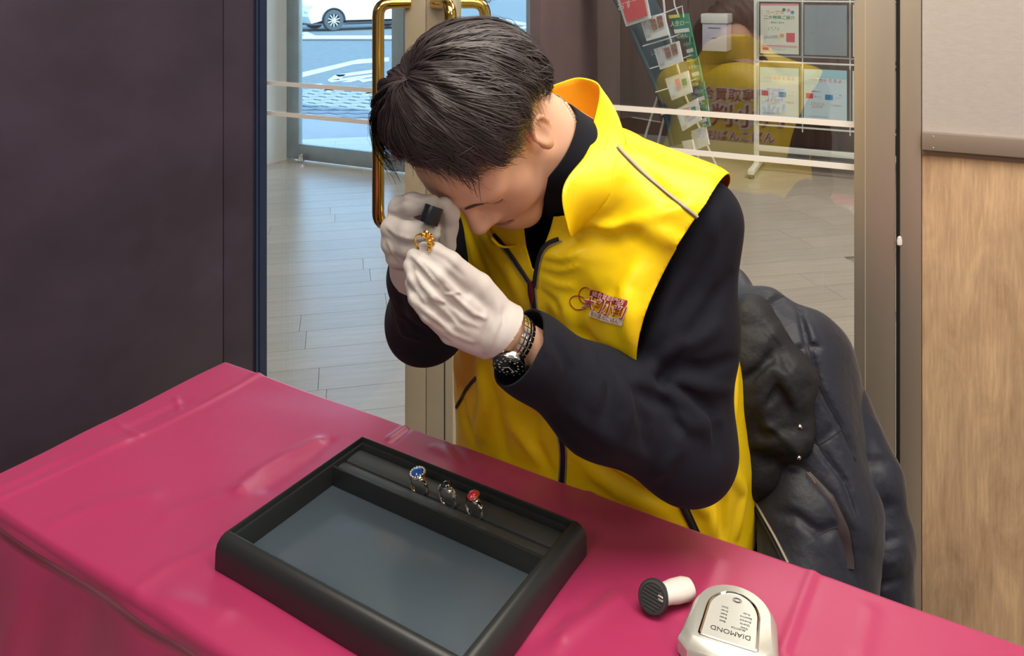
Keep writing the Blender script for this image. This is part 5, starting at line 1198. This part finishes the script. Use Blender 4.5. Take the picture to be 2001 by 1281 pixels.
for i in range(NS):
    t0 = rs.uniform(-np.pi, np.pi); pe = float(phi_end(np.array(t0))); a0 = pe * rs.uniform(0, .72) ** .8; 
    if rs.rand() < .35: a0 = pe * rs.uniform(0, .25)
    a1 = pe * rs.uniform(.86, 1.08) if rs.rand() < .7 else min(pe, a0 + rs.uniform(.5, 1.1))
    s_ = np.linspace(0, 1, SEG); clump = .07 * math.sin(t0 * 15) + .05 * math.sin(t0 * 31 + 1) ; swirl = rs.normal(.12, .10)
    thv = t0 + (clump + swirl * (1 if t0 > -.4 else -.4)) * s_ ** 1.3 + rs.normal(0, .05) * np.sin(s_ * 3.1) + .06 * np.sin(3.2 * s_ * 2 + t0 * 7) * s_
    phv = a0 + (a1 - a0) * s_; Sx = phv / phi_end(thv); tk = tk_at(thv, Sx); lay_ = rs.uniform(.86, 1.06); pf = np.minimum(1, Sx * 3 + .45) * np.clip((1.06 - Sx) * 4.5, .25, 1) ** .5
    hang = np.clip(-np.sin(thv), 0, 1) * .012 * Sx ** 3
    off_ = tk * pf * lay_ + .0016 * np.sin(s_ * 5 + rs.uniform(0, 6)) + rs.uniform(-.001, .0032) * np.sin(s_ * 3.1) + hang + .0022 * math.sin(t0 * 13 + 2) * s_
    off_[0] -= .003
    swm = thv + .5 * Sx; off_ = off_ + (.0030 * np.sin(swm * 11 + 3 * np.sin(swm * 3 + Sx * 4)) + .0020 * np.sin(swm * 23 + 2 * np.sin(Sx * 6))) * np.clip(Sx * 3, 0, 1)
    if rs.rand() < .05: off_ = off_ + .008 * s_ * rs.uniform(.3, 1)
    C = scalp(thv, phv, off_)
    # gravity on the tips
    C = C + np.outer(np.clip(Sx - .62, 0, 1) ** 1.4 * (.26 if -2.1 < t0 < -1.0 else .07 if .5 < t0 < 1.3 else .03) * rs.uniform(.35, 1.0), A([0, 0, -1.0])) * (1.0 if (np.cos(t0) > -.5) else .2)
    tg = np.gradient(C, axis=0); tg /= np.linalg.norm(tg, axis=1)[:, None]; no = C - HO; no -= (no * tg).sum(1)[:, None] * tg; no /= np.linalg.norm(no, axis=1)[:, None]; bi = np.cross(tg, no)
    w = rs.uniform(.0005, .0015) * np.clip(1.05 - s_, .05, 1) ** .6 * np.clip(s_ * 6 + .3, 0, 1)
    if rs.rand() < .3: w = w * .35
    tri = np.stack([C + bi * w[:, None], C + no * (w * .55)[:, None], C - bi * w[:, None]], 1).reshape(-1, 3); VV.append(tri)
_b = (np.arange(NS)[:, None] * SEG * 3 + np.arange(SEG - 1)[None] * 3).reshape(-1, 1); QQ = np.concatenate([_b + A([0, 1, 4, 3]).astype(int), _b + A([1, 2, 5, 4]).astype(int)])
me = to_mesh('lock', np.concatenate(VV), QQ); me.materials.append(M_strand); o = link('lock', me, None, hair, kind='stuff')
# eyebrows, lashes, lips
M_brow = mat('brow_hair', (.05, .03, .025), .6); M_lip = mat('lip', (.50, .20, .16), .4)
for s in (-1, 1):
    mb = MB(); rb = random.Random(5 + s)
    ts = [k / 13 for k in range(14)]
    c = [Vector(x) for x in shrink_to(f_person, [Hd(s * (.014 + .022 * t), .100 - .016 * t ** 2, .0165 + .004 * math.sin(t * 2.6) - .002 * t) for t in ts], .0003, 8)]
    mb.tube(c, [.0008 + .0016 * math.sin(math.pi * (t * .85 + .12)) for t in ts], 6)
    mb.build('eyebrow', M_brow, person)
    mb = MB()
    c = [Vector(x) for x in shrink_to(f_person, [Hd(s * (.019 + .026 * t), .088 - .010 * t * t, -.0100 - .002 * math.sin(t * 3.1)) for t in [k / 10 for k in range(11)]], .0004)]
    mb.tube(c, .0005, 5)
    for k in range(11): mb.tube([c[k], c[k] + (Fh * .003 - Uh * .002 + Lh_ * s * .001 * (k - 4) * .4)], [.0003, .0001], 4)
    mb.build('eyelash', M_brow, person)
# lips: thin coloured skins over the modelled lips
for zc, rz_, nm in ((-.0668, .0036, 'lip'), (-.0762, .0042, 'lip')):
    vs = []; fs = []; nx, nz = 20, 6
    for i in range(nx + 1):
        x = -.021 + .042 * i / nx; hh = math.sqrt(max(0, 1 - (x / .0215) ** 2))
        for k in range(nz + 1): vs.append(Hd(x, .093 - abs(x) * .3, zc + rz_ * hh * (2 * k / nz - 1)))
    q = shrink_to(f_person, vs, .00035, 6); mb = MB().add([Vector(x) for x in q], [(i * (nz + 1) + k, (i + 1) * (nz + 1) + k, (i + 1) * (nz + 1) + k + 1, i * (nz + 1) + k + 1) for i in range(nx) for k in range(nz)]); mb.build(nm, M_lip, person)

# ---- necklace, wristwatch
cc = nk0 + nkd * .062
mb = MB(); pts = []
nx_ = (PL - nkd * PL.dot(nkd)).normalized(); ny_ = nkd.cross(nx_)
pts = shrink_to(f_person, [cc + nx_ * .07 * math.cos(a_) + ny_ * .07 * math.sin(a_) - nkd * .045 * max(0, (nx_ * math.cos(a_) + ny_ * math.sin(a_)).dot(PF) + .35) for a_ in [2 * math.pi * k / 90 for k in range(90)]], .0012)
for k in range(90):
    a_, b_ = Vector(pts[k]), Vector(pts[(k + 1) % 90]); mb.tube([a_, a_ * .5 + b_ * .5, b_], [.0006, .0016, .0006], 6)
mb.build('necklace', M_silver, person, label='fine silver chain at the nape')
wc = P(1004, 664, .9515); wa = (el_l - wc).normalized(); wx = (Vector((0, -1, 0)) - wa * Vector((0, -1, 0)).dot(wa)).normalized(); wy = wa.cross(wx)
MWt = Matrix(((wx.x, wy.x, wa.x, wc.x), (wx.y, wy.y, wa.y, wc.y), (wx.z, wy.z, wa.z, wc.z), (0, 0, 0, 1)))
def wpt(a_, r, z): return MWt @ Vector((r * math.cos(a_), r * math.sin(a_), z))
# the side on which the dial sits: lower front
best = max([k * math.pi / 90 for k in range(180)], key=lambda a_: -(wpt(a_, .03, 0).z) * 1.0 - wpt(a_, .03, 0).y * 1.1)
mb = MB(); RW = .0292
for k in range(26):
    a_ = best + (k + .5) * 2 * math.pi / 26
    if abs((a_ - best + math.pi) % (2 * math.pi) - math.pi) < .55: continue
    Ml = MWt @ Matrix.Rotation(a_, 4, 'Z') @ Matrix.Translation((RW, 0, 0))
    mb.box((-.0012, -.0030, -.0085), (.0014, .0030, -.0032), Ml, .0005).box((-.0012, -.0030, -.0028), (.0017, .0030, .0028), Ml, .0005).box((-.0012, -.0030, .0032), (.0014, .0030, .0085), Ml, .0005)
watch = mb.build('wristwatch', M_chrome, person, label='steel bracelet wristwatch with black dial and bezel'); watch['kind'] = 'thing'
MC = MWt @ Matrix.Rotation(best, 4, 'Z') @ Matrix.Translation((RW - .002, 0, 0)) @ Matrix.Rotation(math.pi / 2, 4, 'Y')
MB().lathe([(.0170, -.003), (.0195, -.002), (.0200, .003), (.0190, .0048)], 36, MC).box((-.0195, -.010, -.003), (-.0150, .010, .001), MC, .001).box((.015, -.010, -.003), (.0195, .010, .001), MC, .001).lathe([(.001, .018), (.0028, .0185), (.0028, .0225), (.001, .023)], 12, MC @ Matrix.Rotation(math.pi / 2, 4, 'Y')).build('case', M_chrome, watch)
MB().lathe([(.0195, .0045), (.0192, .0062), (.0150, .0068), (.0148, .0058)], 48, MC, cap=False).build('bezel', mat('black_ceramic', (.01, .01, .012), .15), watch)
MB().lathe([(.0150, .0055), (.0148, .0060)], 32, MC).build('dial', mat('black_dial', (.008, .008, .01), .1), watch)
mb = MB(); M_lume = mat('lume', (.85, .87, .85), .4)
for k in range(12):
    Mk = MC @ Matrix.Rotation(k * math.pi / 6, 4, 'Z') @ Matrix.Translation((.0115, 0, .006))
    mb.lathe([(.0011, 0), (.0011, .0004)], 10, Mk) if k % 3 else mb.box((-.0016, -.0007, 0), (.0016, .0007, .0004), Mk)
    mb.box((-.0006, -.0003, .0007), (.0006, .0003, .0011), MC @ Matrix.Rotation(k * math.pi / 6, 4, 'Z') @ Matrix.Translation((.017, 0, .006)))
mb.box((-.001, -.0004, .0068), (.0075, .0004, .0072), MC @ Matrix.Rotation(1.1, 4, 'Z')).box((-.001, -.0004, .0068), (.0105, .0004, .0072), MC @ Matrix.Rotation(2.9, 4, 'Z'))
mb.build('hour_marker', M_lume, watch)

# ---- things he holds
a_ = P(849, 403, .9435); b_ = P(837, 437, .9375); dr = (b_ - a_).normalized()
ML2 = Matrix.Translation(a_) @ dr.to_track_quat('Z', 'Y').to_matrix().to_4x4(); LL = (b_ - a_).length
lp = thing('jeweller_loupe', 'small black cylindrical loupe held in gloved fingers before his eye', 'loupe', (0, 0, 0))
MB().lathe([(.0095, .0003), (.0113, .0), (.0115, .001), (.0115, LL - .001), (.0110, LL), (.0090, LL)], 40, ML2, cap=False).lathe([(.0092, .0008), (.0092, LL - .001)], 40, ML2, cap=False).build('barrel', mat('black_anodised_metal', (.02, .022, .03), .32, .4), lp)
MB().lathe([(.0093, .003), (.005, .0022), (.0008, .002)], 32, ML2, cap=False).build('lens', glass_mat('loupe_lens', .2), lp)
gz = Vector((.62, -.40, .42)).normalized(); gy = Vector((.35, .80, .1)); gy = (gy - gz * gy.dot(gz)).normalized(); gx = gy.cross(gz)
gc = P(826, 474, .9245); MG = Matrix(((gx.x, gy.x, gz.x, gc.x), (gx.y, gy.y, gz.y, gc.y), (gx.z, gy.z, gz.z, gc.z), (0, 0, 0, 1))) @ Matrix.Scale(1.12, 4)
ring('gold_ring', 'yellow gold ring with nugget-textured top held between gloved fingertips', MG, 'nugget', M_gold, None)

# ------------------------------------------------------------------ chair and down jacket hung on it
ch_ = thing('chair', 'black stacking chair hidden under the hanging down jacket', 'chair')
M_cf = mat('black_chair_frame', (.015, .015, .015), .4, .5); M_cs = mat('black_chair_vinyl', (.02, .02, .022), .5)
MCh = Matrix(((PL.x, PF.x, 0, PO.x), (PL.y, PF.y, 0, PO.y), (0, 0, 1, 0), (0, 0, 0, 1)))
cb = -.235
MB().box((-.20, cb + .04, .425), (.22, .20, .465), MCh, .012).build('seat', M_cs, ch_)
MB().box((-.19, cb - .012, .60), (.21, cb + .012, .865), MCh, .010).build('backrest', M_cs, ch_)
for sx_ in (-.20, .22):
    MB().tube([MCh @ Vector((sx_, cb - .03, .011)), MCh @ Vector((sx_, cb, .45)), MCh @ Vector((sx_, cb, .86))], .011, 10).build('leg', M_cf, ch_)
    MB().tube([MCh @ Vector((sx_, .19, .011)), MCh @ Vector((sx_, .18, .43))], .011, 10).build('leg', M_cf, ch_)
M_down = mat('navy_black_down_nylon', (.013, .016, .029), .52, spec=.4, bump=.45, bscale=22, bdist=.010, sheen=.15); M_lin = mat('charcoal_lining', (.012, .013, .017), .6, spec=.35, bump=.6, bscale=22, bdist=.01)
def JP(u, v, Y): return P(u, v, Y)
jb = [BX(A(Wd(.01, cb - .055, .58)), (.22, .040, .28), .035, ax3), BX(A(Wd(.03, cb + .030, .58)), (.215, .016, .26), .016, ax3), RC(Wd(-.16, cb - .01, .870), Wd(.11, cb - .01, .870), .050, .052),
      RC(JP(1490, 625, 1.385), JP(1585, 705, 1.36), .055, .060), RC(JP(1585, 705, 1.36), JP(1640, 830, 1.33), .060, .056),
      RC(JP(1560, 700, 1.34), JP(1600, 1000, 1.26), .075, .090), RC(JP(1600, 1000, 1.26), JP(1600, 1200, 1.20), .085, .085), RC(JP(1540, 900, 1.27), JP(1560, 1150, 1.17), .045, .055)]
fj = blend(jb, .035)
jf = tfs([([(1475, 612), (1520, 585), (1545, 570)], -.010, .007), ([(1560, 600), (1580, 680), (1600, 760), (1640, 830), (1665, 880)], -.012, .008),
      ([(1535, 690), (1590, 675), (1600, 680)], -.009, .006), ([(1545, 790), (1590, 860), (1600, 868), (1640, 830)], -.010, .007), ([(1540, 690), (1570, 780), (1590, 860), (1650, 940), (1668, 1000)], -.009, .007),
      ([(1520, 905), (1570, 915), (1625, 970), (1660, 1040), (1665, 1120)], -.010, .008), ([(1600, 1040), (1640, 1030), (1660, 1080)], -.008, .010), ([(1520, 1000), (1560, 1010), (1610, 1050)], -.006, .012),
      ([(1570, 620), (1590, 660), (1575, 700)], .004, .006), ([(1480, 620), (1530, 680), (1560, 760)], .006, .012)], fj)
jf = [(q, a * 1.25, w * (.62 if a < 0 else 1.1)) for q, a, w in jf]
fj2 = wob(crumple(folds(fj, jf), .0022, 22, 4), .0022, 26, 12)
V, Q = sdf_arrays(fj2, (-.1, .85, .14), (.78, 1.78, 1.02), .0042)
me = to_mesh('body', V, Q)
jk = thing('down_jacket', 'navy black quilted down jacket hanging over the chair behind the man', 'jacket')
link('body', me, M_down, jk)
slv = blend([RC(JP(1640, 800, 1.33), JP(1688, 930, 1.285), .056, .056), RC(JP(1688, 930, 1.285), JP(1712, 1060, 1.25), .056, .054), RC(JP(1712, 1060, 1.25), JP(1722, 1210, 1.22), .052, .048)], .02)
sf = folds(slv, tfs([([(1660, 880), (1700, 905), (1735, 900)], -.012, .008), ([(1665, 985), (1700, 1000), (1750, 985)], -.009, .007), ([(1670, 1045), (1710, 1060), (1755, 1050)], -.008, .007), ([(1675, 1090), (1710, 1100), (1760, 1095)], .006, .008), ([(1680, 1125), (1720, 1140), (1765, 1130)], -.008, .007), ([(1700, 860), (1720, 940), (1735, 1040)], -.005, .008)], slv))
sf = wob(crumple(sf, .0025, 26, 6), .002, 34, 31)
V, Q = sdf_arrays(sf, (.28, .95, .36), (.78, 1.5, .98), .0040); link('sleeve', to_mesh('sleeve', V, Q), M_down, jk)
hd = blend([RC(JP(1470, 630, 1.30), JP(1530, 740, 1.26), .042, .046), RC(JP(1530, 740, 1.26), JP(1545, 840, 1.24), .045, .036), RC(JP(1470, 760, 1.27), JP(1480, 900, 1.26), .050, .045), RC(JP(1485, 800, 1.235), JP(1540, 870, 1.22), .028, .022), RC(JP(1450, 700, 1.29), JP(1460, 900, 1.28), .06, .06)], .02)
hf = folds(hd, tfs([([(1450, 745), (1490, 720), (1520, 680)], -.012, .007), ([(1480, 760), (1500, 720), (1540, 735), (1550, 790)], .010, .008), ([(1500, 790), (1520, 760), (1540, 800)], -.012, .006), ([(1470, 810), (1490, 850), (1545, 840)], -.010, .008), ([(1490, 830), (1530, 850), (1560, 885)], .008, .007), ([(1460, 880), (1500, 905), (1550, 895)], -.010, .008), ([(1490, 640), (1530, 690), (1550, 760)], -.006, .006)], hd))
hf = wob(crumple(hf, .0035, 30, 9), .002, 42, 17)
V, Q = sdf_arrays(hf, (.24, 1.02, .5), (.62, 1.48, 1.0), .0038); link('hood', to_mesh('hood', V, Q), M_lin, jk, label='bunched charcoal hood and lining')
def jline(pts, f, m, r, lift, name, sq=(1, 1), n=24):
    c, ok = trace_many([(p.x, p.y) for p in catmull([Vector((u, v, 0)) for u, v in pts], n)], f); c = c[ok]
    if len(c) > 2:
        c = [Vector(x) for x in shrink_to(f, c, lift, 2)]; MB().tube(c, r, 6, up=Vector(grad(f, A(c[0])[None])[0]), sq=sq).build(name, m, jk)
M_seam = mat('black_seam', (.006, .007, .010), .7)
for sp in ([(1475, 612), (1510, 590), (1548, 568)], [(1562, 605), (1580, 680), (1604, 760), (1645, 840), (1672, 900)], [(1562, 800), (1592, 862), (1612, 862), (1645, 838)],
           [(1560, 735), (1575, 790), (1600, 870), (1652, 945), (1675, 1010)], [(1530, 905), (1572, 912), (1625, 965), (1662, 1035), (1672, 1110)], [(1600, 1045), (1636, 1032), (1668, 1075)]):
    jline(sp, fj2, M_seam, .0012, -.0002, 'seam', n=40)
jline([(1468, 965), (1490, 1005), (1515, 1050), (1540, 1100)], fj2, M_pipe, .0022, .001, 'zip'); jline([(1463, 965), (1485, 1007), (1509, 1052), (1533, 1102)], fj2, M_tape, .0045, .0005, 'zip_tape', (.3, 1))
jline([(1578, 925), (1610, 960), (1640, 1010), (1655, 1070), (1658, 1110)], fj2, mat('brown_pocket_tape', (.035, .026, .028), .4), .0085, .0006, 'pocket_flap', (.25, 1))
jline([(1576, 922), (1584, 930), (1594, 944)], fj2, M_chrome, .0016, .002, 'zip_pull', n=6)
def blob(u, v, f, r, m, nm):
    h = trace(u, v, f)
    if h is not None: MB().lathe([(r * .4, -r), (r, -r * .4), (r, r * .4), (r * .4, r)], 10, Matrix.Translation(h)).build(nm, m, jk)
blob(1561, 893, hf, .0035, M_chrome, 'snap'); blob(1563, 833, hf, .0035, M_chrome, 'snap')
jline([(1512, 915), (1515, 928)], fj2, M_chrome, .0015, .001, 'zip_pull', n=4)
print('total', time.time() - T0)
